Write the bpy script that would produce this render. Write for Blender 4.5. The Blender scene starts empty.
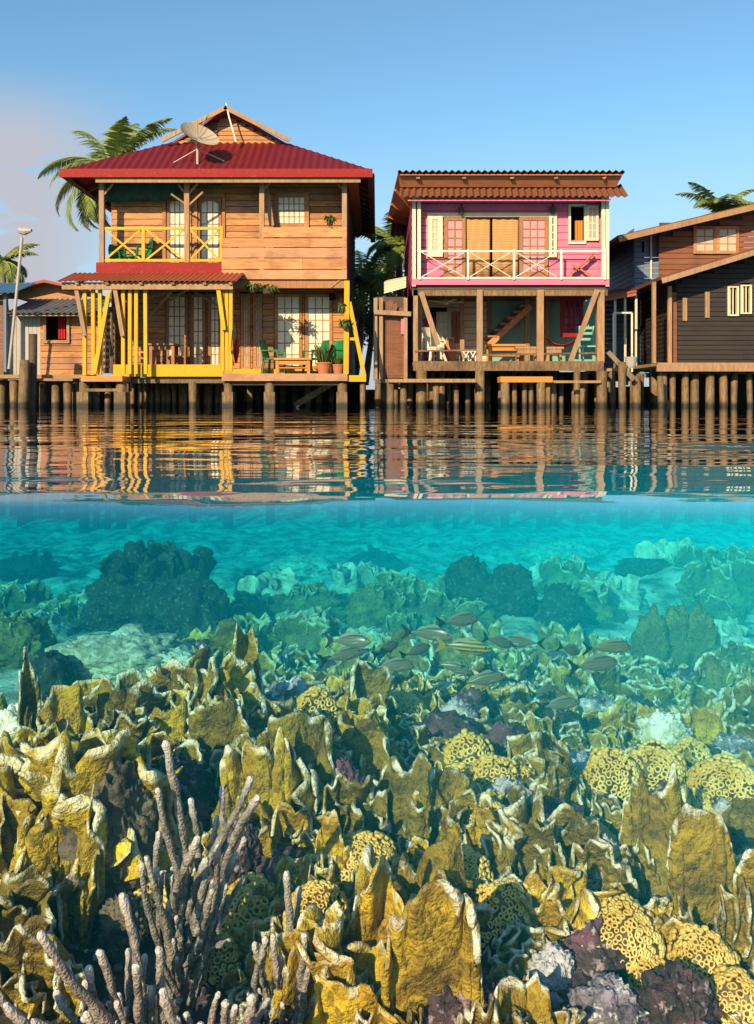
import bpy, bmesh, math, random
import numpy as np
from mathutils import Vector, Matrix
R = math.radians
PI = math.pi
random.seed(7)
S = bpy.context.scene
COL = S.collection

# ------------------------------------------------------------------ camera
F, CX, HZ, EYE = 900.0, 377.0, 402.0, 0.15
cd = bpy.data.cameras.new('camera')
cam = bpy.data.objects.new('camera', cd)
COL.objects.link(cam)
cam.location = (0, 0, EYE)
cam.rotation_euler = (R(90), 0, 0)
cd.sensor_fit = 'VERTICAL'
cd.sensor_height = 24
cd.lens = 24 * F / 1024
cd.shift_y = -(512 - HZ) / 1024
cd.clip_start = 0.02
cd.clip_end = 2000
S.camera = cam

# ------------------------------------------------------------------ sky, sun, exposure
SUN_EL, SUN_AZ = 26.0, -27.0      # behind the camera; negative azimuth = from the left
w = bpy.data.worlds.new('World')
S.world = w
w.use_nodes = True
nt = w.node_tree
nt.nodes.clear()
out = nt.nodes.new('ShaderNodeOutputWorld')
bg = nt.nodes.new('ShaderNodeBackground')
sky = nt.nodes.new('ShaderNodeTexSky')
sky.sky_type = 'NISHITA'
sky.sun_disc = False
sky.sun_elevation = R(SUN_EL)
sky.sun_rotation = R(180 - SUN_AZ)
sky.air_density = 1.0
sky.dust_density = 0.6
sky.ozone_density = 2.0
bg.inputs['Strength'].default_value = 0.125
tc = nt.nodes.new('ShaderNodeTexCoord')
mp = nt.nodes.new('ShaderNodeMapping')
mp.inputs['Scale'].default_value = (2.2, 2.2, 7.5)
nz = nt.nodes.new('ShaderNodeTexNoise')
nz.inputs['Scale'].default_value = 2.3
nz.inputs['Detail'].default_value = 6
nz.inputs['Roughness'].default_value = 0.55
sp = nt.nodes.new('ShaderNodeSeparateXYZ')
def wmap(inp, a, b, c=0.0, d=1.0):
    n = nt.nodes.new('ShaderNodeMapRange')
    n.interpolation_type = 'SMOOTHSTEP'
    for k, v in zip(('From Min', 'From Max', 'To Min', 'To Max'), (a, b, c, d)):
        n.inputs[k].default_value = v
    nt.links.new(inp, n.inputs['Value'])
    return n.outputs[0]
def wmul(a, b):
    n = nt.nodes.new('ShaderNodeMath')
    n.operation = 'MULTIPLY'
    nt.links.new(a, n.inputs[0])
    if isinstance(b, float): n.inputs[1].default_value = b
    else: nt.links.new(b, n.inputs[1])
    return n.outputs[0]
nt.links.new(tc.outputs['Generated'], mp.inputs[0])
nt.links.new(mp.outputs[0], nz.inputs['Vector'])
nt.links.new(tc.outputs['Generated'], sp.inputs[0])
cl = wmap(nz.outputs['Fac'], 0.40, 0.62)
low = wmul(wmap(sp.outputs['Z'], 0.0, 0.06), wmap(sp.outputs['Z'], 0.34, 0.25))
leftm = wmap(sp.outputs['X'], -0.20, -0.36)
left_cloud = wmul(wmul(low, leftm), 1.0)
bank = wmul(wmul(cl, wmap(sp.outputs['Z'], 0.17, 0.05)), 0.75)
add = nt.nodes.new('ShaderNodeMath'); add.operation = 'MAXIMUM'
mixl = wmul(left_cloud, wmap(nz.outputs['Fac'], 0.32, 0.44))
hz = nt.nodes.new('ShaderNodeMath'); hz.operation = 'MAXIMUM'
nt.links.new(mixl, hz.inputs[0]); nt.links.new(wmap(sp.outputs['Z'], 0.32, 0.0, 0.0, 0.95), hz.inputs[1])
nt.links.new(hz.outputs[0], add.inputs[0]); nt.links.new(bank, add.inputs[1])
mx = nt.nodes.new('ShaderNodeMix'); mx.data_type = 'RGBA'
nt.links.new(add.outputs[0], mx.inputs['Factor'])
tn = nt.nodes.new('ShaderNodeMix'); tn.data_type = 'RGBA'; tn.blend_type = 'MULTIPLY'
tn.inputs['Factor'].default_value = 1.0
tn.inputs['B'].default_value = (0.76, 1.02, 1.03, 1)      # clear tropical air
nt.links.new(sky.outputs[0], tn.inputs['A'])
nt.links.new(tn.outputs['Result'], mx.inputs['A'])
mx.inputs['B'].default_value = (3.05, 3.1, 3.5, 1)
nt.links.new(mx.outputs['Result'], bg.inputs['Color'])
nt.links.new(bg.outputs[0], out.inputs[0])

sd = bpy.data.lights.new('sun', 'SUN')
sd.energy = 5.0
sd.angle = R(0.5)
sd.color = (1.0, 0.77, 0.48)
sun = bpy.data.objects.new('sun', sd)
COL.objects.link(sun)
sun.rotation_euler = (R(90 - SUN_EL), 0, R(SUN_AZ))
sun.location = (-6, -20, 12)

S.view_settings.view_transform = 'Standard'
S.view_settings.look = 'None'
S.view_settings.exposure = 0.5
S.view_settings.gamma = 1.0
S.view_settings.use_curve_mapping = False
cy = S.cycles
cy.use_denoising = True
cy.max_bounces = 7
cy.diffuse_bounces = 1
cy.glossy_bounces = 3
cy.transmission_bounces = 3
cy.volume_bounces = 3
cy.transparent_max_bounces = 12
cy.caustics_reflective = False
cy.caustics_refractive = False
cy.sample_clamp_indirect = 4.0

# ------------------------------------------------------------------ tools
def at(px, py, Y):
    return Vector(((px - CX) * Y / F, Y, EYE + (HZ - py) * Y / F))

def tag(o, label=None, cat=None, group=None, kind=None):
    if label: o['label'] = label
    if cat: o['category'] = cat
    if group: o['group'] = group
    if kind: o['kind'] = kind
    return o

def empty(name, loc=(0, 0, 0), rz=0.0, label=None, cat=None, group=None):
    o = bpy.data.objects.new(name, None)
    COL.objects.link(o)
    o.location = loc
    o.rotation_euler = (0, 0, rz)
    o.empty_display_size = 0.1
    return tag(o, label, cat, group)

def link(name, me, parent=None, world=True):
    o = bpy.data.objects.new(name, me)
    COL.objects.link(o)
    if parent is not None:
        o.parent = parent
        if world:                      # the mesh is in world coordinates: cancel the parent's place
            o.matrix_parent_inverse = parent_world(parent).inverted()
    return o

def parent_world(p):
    m = Matrix.LocRotScale(p.location, p.rotation_euler, p.scale)
    if p.parent is not None:
        return parent_world(p.parent) @ p.matrix_parent_inverse @ m
    return m

class MB:
    """collects boxes, bars, tubes and sheets; build() links them as ONE mesh object"""
    def __init__(s): s.v, s.f, s.t, s.e = [], [], [], []
    def add(s, verts, faces, tint=None, edge=None):
        b = len(s.v)
        t = random.random() if tint is None else tint
        s.v += [tuple(p) for p in verts]
        s.t += ([t] * len(verts)) if not hasattr(t, '__len__') else list(t)
        s.e += ([0.0] * len(verts)) if edge is None else list(edge)
        s.f += [tuple(i + b for i in f) for f in faces]
        return s
    def box(s, x0, x1, y0, y1, z0, z1, tint=None):
        v = [(x, y, z) for z in (z0, z1) for y in (y0, y1) for x in (x0, x1)]
        return s.add(v, [(0, 2, 3, 1), (4, 5, 7, 6), (0, 1, 5, 4), (2, 6, 7, 3), (0, 4, 6, 2), (1, 3, 7, 5)], tint)
    def bar(s, p, q, a, b=None, tint=None, up=(0, 1, 0)):
        """a beam from p to q, a wide across `up`, b along it"""
        b = a if b is None else b
        p, q = Vector(p), Vector(q)
        d = (q - p).normalized()
        u = Vector(up)
        if abs(d.dot(u)) > 0.95: u = Vector((1, 0, 0))
        n1 = d.cross(u).normalized()
        n2 = d.cross(n1).normalized()
        v = []
        for c in (p, q):
            for i, j in ((-1, -1), (1, -1), (1, 1), (-1, 1)):
                v.append(c + n1 * (i * a / 2) + n2 * (j * b / 2))
        return s.add(v, [(3, 2, 1, 0), (4, 5, 6, 7), (0, 1, 5, 4), (1, 2, 6, 5), (2, 3, 7, 6), (3, 0, 4, 7)], tint)
    def tube(s, pts, rad, n=8, tint=None, caps=True, edges=None):
        pts = [Vector(p) for p in pts]
        rad = [rad] * len(pts) if not hasattr(rad, '__len__') else rad
        v, f, e = [], [], []
        ref = Vector((0.31, 0.87, 0.12)).normalized()
        for i, p in enumerate(pts):
            d = (pts[min(i + 1, len(pts) - 1)] - pts[max(i - 1, 0)]).normalized()
            if abs(d.dot(ref)) > 0.95: ref = Vector((0.9, 0.1, 0.3)).normalized()
            a = d.cross(ref).normalized(); b = d.cross(a)
            for k in range(n):
                t = 2 * PI * k / n
                v.append(p + (a * math.cos(t) + b * math.sin(t)) * rad[i])
                e.append(0.0 if edges is None else edges[i])
        m = len(pts)
        for i in range(m - 1):
            for k in range(n):
                k2 = (k + 1) % n
                f.append((i * n + k, i * n + k2, (i + 1) * n + k2, (i + 1) * n + k))
        if caps:
            f.append(tuple(range(n - 1, -1, -1)))
            f.append(tuple(range((m - 1) * n, m * n)))
        return s.add(v, f, tint, e)
    def sheet(s, rows, tint=None, edge=None, thick=None, closed=False):
        """rows: list of equal-length lists of points"""
        nr, nc = len(rows), len(rows[0])
        v = [p for r in rows for p in r]
        f = []
        for i in range(nr - 1):
            for j in range(nc - 1 + (1 if closed else 0)):
                j2 = (j + 1) % nc
                f.append((i * nc + j, i * nc + j2, (i + 1) * nc + j2, (i + 1) * nc + j))
        if thick:
            m = len(v); t = Vector(thick)
            v = v + [Vector(p) + t for p in v]
            f2 = [tuple(m + i for i in reversed(q)) for q in f]
            rim = []
            for i in range(nr - 1):
                a, b = i * nc, (i + 1) * nc
                rim.append((a, b, m + b, m + a))
                a, b = a + nc - 1, b + nc - 1
                rim.append((b, a, m + a, m + b))
            for j in range(nc - 1):
                a, b = j, j + 1
                rim.append((b, a, m + a, m + b))
                a, b = (nr - 1) * nc + j, (nr - 1) * nc + j + 1
                rim.append((a, b, m + b, m + a))
            f = f + f2 + rim
            if edge is not None: edge = list(edge) * 2
        return s.add(v, f, tint, edge)
    def mesh(s, name, mat, smooth=False):
        me = bpy.data.meshes.new(name)
        me.from_pydata([tuple(p) for p in s.v], [], s.f)
        a = me.attributes.new('tint', 'FLOAT', 'POINT')
        a.data.foreach_set('value', np.array(s.t, dtype=np.float32))
        a = me.attributes.new('edge', 'FLOAT', 'POINT')
        a.data.foreach_set('value', np.array(s.e, dtype=np.float32))
        me.materials.append(mat)
        if smooth: me.polygons.foreach_set('use_smooth', np.ones(len(me.polygons), dtype=bool))
        me.update()
        return me
    def build(s, name, mat, parent=None, smooth=False, world=True):
        return link(name, s.mesh(name, mat, smooth), parent, world)

# vectorised value noise
_rs = np.random.RandomState(11)
_tab = _rs.rand(4096)
def vnoise(p, seed=0):
    p = np.asarray(p, dtype=np.float64)
    i = np.floor(p).astype(np.int64); f = p - i
    f = f * f * (3 - 2 * f)
    def h(dx, dy, dz):
        a = (i[..., 0] + dx) * 73856093 ^ (i[..., 1] + dy) * 19349663 ^ (i[..., 2] + dz) * 83492791 ^ (seed * 2654435)
        return _tab[(a ^ (a >> 13)) & 4095]
    x, y, z = f[..., 0], f[..., 1], f[..., 2]
    c = lambda dy, dz: h(0, dy, dz) * (1 - x) + h(1, dy, dz) * x
    d = lambda dz: c(0, dz) * (1 - y) + c(1, dz) * y
    return (d(0) * (1 - z) + d(1) * z) * 2 - 1
def fbm(p, octs=4, seed=0, gain=0.5):
    p = np.asarray(p, dtype=np.float64)
    a, s, t = 1.0, 0.0, 0.0
    for k in range(octs):
        s = s + a * vnoise(p * (2 ** k) + 17.3 * k, seed + k); t += a; a *= gain
    return s / t

# ------------------------------------------------------------------ materials
class N:
    """a tiny node builder"""
    def __init__(s, name):
        s.m = bpy.data.materials.new(name); s.m.use_nodes = True
        s.t = s.m.node_tree; s.t.nodes.clear()
        s.o = s.t.nodes.new('ShaderNodeOutputMaterial')
    def n(s, typ, ins=None, **kw):
        x = s.t.nodes.new(typ)
        for k, v in kw.items(): setattr(x, k, v)
        for k, v in (ins or {}).items(): s.set(x.inputs[k], v)
        return x
    def set(s, sock, v):
        if isinstance(v, bpy.types.NodeSocket): s.t.links.new(v, sock)
        else:
            if isinstance(v, (tuple, list)) and len(v) == 3 and sock.type == 'RGBA': v = (*v, 1)
            sock.default_value = v
    def noise(s, vec, scale, detail=4, rough=0.55):
        return s.n('ShaderNodeTexNoise', {'Vector': vec, 'Scale': scale, 'Detail': detail, 'Roughness': rough}).outputs['Fac']
    def obj(s, scale=(1, 1, 1)):
        c = s.n('ShaderNodeTexCoord').outputs['Object']
        return s.n('ShaderNodeMapping', {'Vector': c, 'Scale': scale}).outputs[0]
    def attr(s, name): return s.n('ShaderNodeAttribute', attribute_name=name).outputs['Fac']
    def ramp(s, v, a, b, c=0.0, d=1.0):
        return s.n('ShaderNodeMapRange', {'Value': v, 'From Min': a, 'From Max': b, 'To Min': c, 'To Max': d}).outputs[0]
    def mix(s, f, a, b, blend='MIX'):
        x = s.n('ShaderNodeMix', data_type='RGBA', blend_type=blend)
        s.set(x.inputs['Factor'], f); s.set(x.inputs['A'], a); s.set(x.inputs['B'], b)
        return x.outputs['Result']
    def math(s, op, a, b=0.0):
        x = s.n('ShaderNodeMath', operation=op); s.set(x.inputs[0], a); s.set(x.inputs[1], b)
        return x.outputs[0]
    def bump(s, h, strength=0.4, dist=0.02):
        return s.n('ShaderNodeBump', {'Height': h, 'Strength': strength, 'Distance': dist}).outputs[0]
    def done(s, color, rough=0.6, normal=None, **kw):
        p = s.n('ShaderNodeBsdfPrincipled', {'Base Color': color, 'Roughness': rough})
        if normal is not None: s.set(p.inputs['Normal'], normal)
        for k, v in kw.items(): s.set(p.inputs[k], v)
        s.t.links.new(p.outputs[0], s.o.inputs[0])
        return s.m

def wood(name, dark, light, grain=(0.8, 6, 9), rough=0.7, var=0.45, bump=0.4, stain=0.35, wet=False):
    """weathered boards: tint per board, streaks along the grain, blotches"""
    g = N(name)
    st = g.noise(g.obj(grain), 3.0, 6, 0.65)
    bl = g.noise(g.obj((1, 1, 1)), 1.7, 4)
    c = g.mix(g.ramp(st, 0.3, 0.7), dark, light)
    c = g.mix(g.math('MULTIPLY', g.attr('tint'), var), c, dark)
    age = g.math('FRACT', g.math('MULTIPLY', g.attr('tint'), 7.13))      # some boards are older and greyer than others
    c = g.mix(g.math('MULTIPLY', g.ramp(age, 0.5, 1.0), 0.28), c, tuple(0.55 * sum(light) / 3 + 0.22 * x for x in light))
    c = g.mix(g.math('MULTIPLY', g.ramp(bl, 0.5, 0.75), stain), c, tuple(x * 0.45 for x in dark))
    if wet:                                   # the dark tide band and weed line
        zz = g.n('ShaderNodeSeparateXYZ', {0: g.n('ShaderNodeNewGeometry').outputs['Position']}).outputs['Z']
        zz = g.math('ADD', zz, g.math('MULTIPLY', bl, 0.22))
        c = g.mix(g.ramp(zz, 0.30, 0.20), c, (0.022, 0.018, 0.011))
    return g.done(c, rough, g.bump(st, bump, 0.012))

def paint(name, col, rough=0.5, wear=0.25, worn=(0.25, 0.16, 0.09), bump=0.2, metal=0.0):
    g = N(name)
    a = g.noise(g.obj((1, 1, 1)), 2.2, 5)
    b = g.noise(g.obj((1, 1, 1)), 14, 5, 0.65)
    c = g.mix(g.ramp(a, 0.35, 0.7, 0, 0.35), col, tuple(x * 0.72 for x in col))
    c = g.mix(g.math('MULTIPLY', g.attr('tint'), 0.22), c, tuple(x * 0.6 for x in col))
    c = g.mix(g.math('MULTIPLY', g.ramp(b, 0.58, 0.68), wear), c, worn)
    return g.done(c, rough, g.bump(b, bump, 0.008), Metallic=metal, **{'Specular IOR Level': 0.25 if rough > 0.3 else 0.5})

M = {}
M['clap'] = wood('clapboard_wood', (0.27, 0.095, 0.025), (0.74, 0.35, 0.11), grain=(1.2, 6, 14), var=0.8, stain=0.7)
M['plank'] = wood('pale_plank', (0.34, 0.125, 0.04), (0.76, 0.38, 0.145), grain=(1.0, 6, 16), var=.55, stain=0.55)
M['post'] = wood('post_wood', (0.24, 0.13, 0.06), (0.48, 0.28, 0.13), grain=(6, 6, 0.8))
M['pile'] = wood('pile_wood', (0.07, 0.042, 0.02), (0.32, 0.19, 0.075), grain=(7, 7, 1.6), stain=0.7, wet=True)
M['darkwood'] = wood('dark_wood', (0.05, 0.03, 0.02), (0.13, 0.075, 0.045))
M['doorwood'] = wood('door_wood', (0.26, 0.10, 0.035), (0.44, 0.19, 0.07), grain=(6, 6, 0.9), stain=0.2)
M['yellow'] = paint('yellow_paint', (0.72, 0.37, 0.008), 0.5, 0.45, (0.30, 0.17, 0.06))
M['redpaint'] = paint('red_paint', (0.28, 0.011, 0.009), 0.65, 0.4)
M['redmetal'] = paint('red_roof_metal', (0.15, 0.010, 0.013), 0.5, 0.45, (0.10, 0.02, 0.015))
M['rustroof'] = paint('rusty_roof_metal', (0.36, 0.085, 0.04), 0.6, 0.6, (0.20, 0.07, 0.035))
M['clayroof'] = paint('brown_corrugated_roof', (0.17, 0.062, 0.03), 0.65, 0.5, (0.17, 0.07, 0.04))
M['soffit'] = wood('soffit_wood', (0.36, 0.10, 0.035), (0.50, 0.17, 0.06), stain=0.3)
M['greyroof'] = paint('grey_roof_metal', (0.17, 0.17, 0.19), 0.5, 0.4, (0.20, 0.12, 0.08))
M['pink'] = paint('pink_paint', (0.94, 0.19, 0.30), 0.55, 0.22, (0.55, 0.16, 0.2), 0.12)
M['pinkdk'] = paint('deep_and_shaded_pink', (0.55, 0.07, 0.20), 0.55, 0.15, (0.4, 0.1, 0.15), 0.12)  # pink darkened for the shaded side walls; also colours shutters and sling
M['cream'] = paint('cream_paint', (0.78, 0.66, 0.44), 0.5, 0.2)
M['white'] = paint('white_paint', (0.80, 0.74, 0.66), 0.5, 0.2)
M['pane'] = paint('cream_glass', (0.88, 0.78, 0.54), 0.3, 0.0)  # pale cream base colour with a soft gloss
M['palepane'] = paint('grey_glass', (0.55, 0.46, 0.33), 0.3, 0.0)
M['pinkpane'] = paint('pink_glass', (0.72, 0.30, 0.30), 0.12, 0.0)  # pink base colour with a high gloss
M['darkpane'] = paint('dark_glass', (0.02, 0.02, 0.025), 0.1, 0.0)
M['bluepane'] = paint('blue_glass', (0.03, 0.045, 0.16), 0.15, 0.0)
M['tarp'] = paint('green_tarp', (0.012, 0.06, 0.03), 0.6, 0.0)
M['green'] = paint('green_plastic', (0.015, 0.17, 0.055), 0.4, 0.0)
M['teal'] = paint('teal_wall_paint', (0.22, 0.48, 0.38), 0.6, 0.2)
M['red'] = paint('red_cloth', (0.48, 0.02, 0.02), 0.7, 0.0)
M['orange'] = paint('orange_wood_paint', (0.60, 0.24, 0.05), 0.5, 0.25)
M['clay'] = paint('terracotta', (0.48, 0.17, 0.08), 0.7, 0.2)
M['bluegrey'] = paint('blue_grey_paint', (0.14, 0.19, 0.27), 0.6, 0.3, (0.10, 0.09, 0.09))
M['bluemetal'] = paint('blue_roof_metal', (0.08, 0.20, 0.33), 0.5, 0.2)
M['brownclap'] = wood('brown_boards', (0.15, 0.048, 0.018), (0.30, 0.11, 0.04))
M['blackclap'] = wood('dark_boards', (0.012, 0.008, 0.006), (0.034, 0.019, 0.013))  # dark paint, taken darker still for the shade of the roof overhang
M['greymetal'] = paint('grey_metal', (0.42, 0.39, 0.35), 0.45, 0.4, (0.22, 0.13, 0.08))
M['dish'] = paint('dish_mesh_metal', (0.46, 0.36, 0.25), 0.55, 0.5, (0.26, 0.16, 0.09))
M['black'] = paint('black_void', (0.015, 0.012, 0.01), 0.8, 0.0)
g = N('bamboo_blind')
st = g.n('ShaderNodeTexWave', {'Vector': g.obj(), 'Scale': 7.0, 'Distortion': 0.6, 'Detail': 2.0}, bands_direction='Z').outputs['Fac']
M['blind'] = g.done(g.mix(st, (0.40, 0.19, 0.06), (0.58, 0.31, 0.11)), 0.7, g.bump(st, 0.4, 0.01))
g = N('wicker')
st = g.n('ShaderNodeTexWave', {'Vector': g.obj(), 'Scale': 14.0, 'Distortion': 1.5}).outputs['Fac']
M['wicker'] = g.done(g.mix(st, (0.55, 0.47, 0.33), (0.78, 0.72, 0.56)), 0.6, g.bump(st, 0.4, 0.01))
def leafmat(name, a, b):
    g = N(name)
    c = g.mix(g.attr('tint'), a, b)
    d = g.n('ShaderNodeBsdfPrincipled', {'Base Color': c, 'Roughness': 0.5})
    t = g.n('ShaderNodeBsdfTranslucent', {'Color': c})
    m = g.n('ShaderNodeMixShader', {0: 0.22})
    g.t.links.new(d.outputs[0], m.inputs[1]); g.t.links.new(t.outputs[0], m.inputs[2])
    g.t.links.new(m.outputs[0], g.o.inputs[0])
    return g.m
M['palm'] = leafmat('palm_leaf', (0.08, 0.15, 0.025), (0.32, 0.36, 0.08))
M['leaf'] = leafmat('broad_leaf', (0.03, 0.075, 0.018), (0.12, 0.18, 0.04))
M['bark'] = wood('bark', (0.10, 0.075, 0.05), (0.24, 0.19, 0.13), grain=(4, 4, 2))
# ================================================================== WATER, SEABED, LAND
FACE = 1.27                                # where the water stands against the lens port
_ty = [0.0, 1.3, 2.0, 2.6, 3.2, 4.0, 5.5, 7.0, 9.0, 12.0, 16.0, 22.0, 30.0, 34.5, 37.0, 44.0, 70.0]
_tz = [-1.02, -0.98, -1.00, -1.06, -1.17, -1.33, -1.60, -1.86, -2.10, -2.5, -2.9, -3.1, -2.6, -1.6, 0.25, 0.6, 0.8]
def sea_base(x, y):
    x = np.asarray(x, float); y = np.asarray(y, float)
    z = np.interp(y, _ty, _tz)
    g = np.exp(-((x + 0.75) / 0.75) ** 2 - ((y - 2.75) / 0.75) ** 2) * 0.24      # the reef shoulder
    g += np.exp(-((x - 0.1) / 0.75) ** 2 - ((y - 3.5) / 0.9) ** 2) * 0.15
    g -= np.exp(-((x + 0.42) / 0.22) ** 2 - ((y - 1.75) / 0.25) ** 2) * 0.10
    g += np.exp(-((x + 1.5) / 0.7) ** 2 - ((y - 5.4) / 0.8) ** 2) * 0.16        # pale sand hump
    g += np.exp(-((x - 1.0) / 0.8) ** 2 - ((y - 8.5) / 1.2) ** 2) * 0.35
    g += np.exp(-((x - 3.5) / 1.6) ** 2 - ((y - 10) / 1.5) ** 2) * 0.45
    return z + g
def sea_z(x, y):
    x = np.asarray(x, float); y = np.asarray(y, float)
    p = np.stack([x, y, 0 * x], -1)
    amp = np.interp(y, [0, 2, 4, 8, 14, 30, 36], [0.04, 0.05, 0.07, 0.16, 0.3, 0.2, 0.03])
    fr = np.interp(y, [0, 6, 14], [1, 1, 1])
    return sea_base(x, y) + amp * fbm(p * 1.6, 4, 3) + 0.035 * fbm(p * 7.0, 3, 9)

ys = np.concatenate([np.linspace(0.2, 1.2, 12), np.geomspace(1.25, 40, 250)[0:], np.array([44., 52., 64.])])
us = np.linspace(-1, 1, 181)
U, Y = np.meshgrid(us, ys)
Xg = U * (0.75 * Y + 1.2)
Zg = sea_z(Xg, Y)
P = np.stack([Xg, Y, Zg], -1).reshape(-1, 3)
nr, nc = Xg.shape
b = MB()
idx = np.arange(nr * nc).reshape(nr, nc)
fa = np.stack([idx[:-1, :-1], idx[:-1, 1:], idx[1:, 1:], idx[1:, :-1]], -1).reshape(-1, 4)
b.add(P, fa.tolist(), 0.5)
g = N('reef_floor')
pos = g.n('ShaderNodeNewGeometry').outputs['Position']
sep = g.n('ShaderNodeSeparateXYZ', {0: pos})
n1 = g.noise(pos, 9.0, 6, 0.65); n2 = g.noise(pos, 3.2, 5); n3 = g.noise(pos, 30.0, 4)
near = g.mix(g.ramp(n1, 0.42, 0.60), (0.012, 0.009, 0.010), (0.085, 0.055, 0.025))  # near floor almost black, standing in for shade between the corals
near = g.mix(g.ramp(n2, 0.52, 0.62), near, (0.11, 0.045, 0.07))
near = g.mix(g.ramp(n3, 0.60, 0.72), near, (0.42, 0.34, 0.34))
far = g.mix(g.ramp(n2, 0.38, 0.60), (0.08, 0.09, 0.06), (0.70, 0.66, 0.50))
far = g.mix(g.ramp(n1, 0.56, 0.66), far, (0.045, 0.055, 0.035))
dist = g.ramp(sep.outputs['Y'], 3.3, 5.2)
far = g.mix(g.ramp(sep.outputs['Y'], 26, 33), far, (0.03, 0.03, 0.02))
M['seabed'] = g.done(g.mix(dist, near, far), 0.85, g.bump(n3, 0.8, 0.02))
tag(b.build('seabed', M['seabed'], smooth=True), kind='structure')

def face_y(x):
    x = np.asarray(x, float)
    p = np.stack([x, 0 * x, 0 * x], -1)
    return FACE + 0.018 * vnoise(p * 1.3 + 4.1, 2) + 0.006 * vnoise(p * 5 + 9, 5)

def water_profile(x, off, ydeep):
    """points down the water's edge: flat top rounding over into the upright front"""
    yf = float(face_y(x)); rz, ry = 0.034, 0.26
    pts = []
    for y in ydeep[::-1]: pts.append((x, y, -off))
    for k in range(0, 19):
        a = PI / 2 * k / 18
        pts.append((x, yf + ry - (ry - off * 0.5) * math.sin(a), -rz + (rz - off) * math.cos(a)))
    return pts

xs = np.concatenate([-np.geomspace(90, 3, 22), np.linspace(-2.8, 2.8, 141), np.geomspace(3, 90, 22)])
ydeep = np.geomspace(1.56, 330, 60)
rows = []
for x in xs:
    r = water_profile(x, 0.0, list(ydeep))
    r2 = []
    for (a, y, z) in r:
        if y < 6:
            z += 0.009 * float(vnoise(np.array([a * 1.3, y * 1.6, 7.3]), 14)) * min(1, max(0, y - 1.4) * 1.5)
            z += 0.0035 * float(vnoise(np.array([a * 2.4, y * 5.0, 0.3]), 4)) * min(1, max(0, y - 1.4))
        r2.append((a, y, z))
    rows.append(r2)
b = MB(); b.sheet(rows, 0.5)
g = N('sea_surface')
pos = g.n('ShaderNodeNewGeometry').outputs['Position']
v1 = g.n('ShaderNodeMapping', {'Vector': pos, 'Scale': (0.55, 1.5, 1)}).outputs[0]
v2 = g.n('ShaderNodeMapping', {'Vector': pos, 'Scale': (0.8, 1.6, 1)}).outputs[0]
wv = g.noise(v1, 0.9, 2, 0.5)
wv2 = g.noise(v2, 3.4, 2, 0.5)
wv3 = g.noise(v2, 10.0, 1, 0.5)
hgt = g.math('ADD', g.math('ADD', g.math('MULTIPLY', wv, 0.032), g.math('MULTIPLY', wv2, 0.0055)), g.math('MULTIPLY', wv3, 0.0010))
nb = g.bump(hgt, 1.0, 0.55)
bf = g.n('ShaderNodeNewGeometry').outputs['Backfacing']      # the same share is mirrored from either side
fr = g.n('ShaderNodeFresnel', {'IOR': g.ramp(bf, 0, 1, 1.33, 1 / 1.33), 'Normal': nb}).outputs[0]
gl = g.n('ShaderNodeBsdfGlossy', {'Color': (0.88, 0.88, 0.88), 'Roughness': 0.015, 'Normal': nb})
tr = g.n('ShaderNodeBsdfTransparent', {'Color': (0.99, 1.0, 1.0)})
fr = g.math('MINIMUM', g.math('MAXIMUM', g.math('MULTIPLY', g.math('SUBTRACT', fr, 0.023), 1.29), 0.0), 1.0)
ms = g.n('ShaderNodeMixShader', {0: fr, 1: tr.outputs[0], 2: gl.outputs[0]})
g.t.links.new(ms.outputs[0], g.o.inputs[0])
M['water'] = g.m
tag(b.build('water', M['water'], smooth=True), kind='structure')

# the body of the water: a closed box with nothing but volume
b = MB()
xv = np.concatenate([[-40, -20, -8, -4], np.linspace(-2.8, 2.8, 57), [4, 8, 20, 40]])
rows = []
for x in xv:
    r = [(x, 36.0, -7.0)] + water_profile(x, 0.016, [3.0, 36.0])
    yf = r[-1][1]
    r.append((x, yf, -7.0))
    rows.append(r)
b.sheet(rows, 0.5, closed=True)
n = len(rows[0]); m = len(rows)
b.f.append(tuple(range(n))); b.f.append(tuple(range((m - 1) * n + n - 1, (m - 1) * n - 1, -1)))
g = N('turquoise_water')
sc_ = g.n('ShaderNodeVolumeScatter', {'Color': (0.01, 0.68, 1.0), 'Density': 0.0215, 'Anisotropy': -0.6})
ab_ = g.n('ShaderNodeVolumeAbsorption', {'Color': (0.38, 0.90, 0.935), 'Density': 0.36})
ad_ = g.n('ShaderNodeAddShader'); g.t.links.new(sc_.outputs[0], ad_.inputs[0]); g.t.links.new(ab_.outputs[0], ad_.inputs[1])
g.t.links.new(ad_.outputs[0], g.o.inputs['Volume'])
bm = bmesh.new(); me = b.mesh('haze', g.m); bm.from_mesh(me); bmesh.ops.recalc_face_normals(bm, faces=bm.faces); bm.to_mesh(me); bm.free()
tag(link('haze', me), 'turquoise murk of the clear water around the reef', None, None, 'stuff')

# the land behind the houses, out to the horizon
b = MB()
b.sheet([[(-500, 38.5, 0.35), (500, 38.5, 0.35)], [(-500, 60, 0.95), (500, 60, 0.95)], [(-900, 900, 1.2), (900, 900, 1.2)]], 0.5)
g = N('earth_bank'); pos = g.n('ShaderNodeNewGeometry').outputs['Position']
k = g.noise(pos, 1.5, 6)
M['earth'] = g.done(g.mix(g.ramp(k, 0.4, 0.6), (0.05, 0.045, 0.025), (0.06, 0.09, 0.03)), 0.9, g.bump(k, 0.6, 0.1))
tag(b.build('ground', M['earth']), kind='structure')
# ================================================================== BUILDING HELPERS
def X(px, Y): return (px - CX) * Y / F
def Z(py, Y): return EYE + (HZ - py) * Y / F

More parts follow.
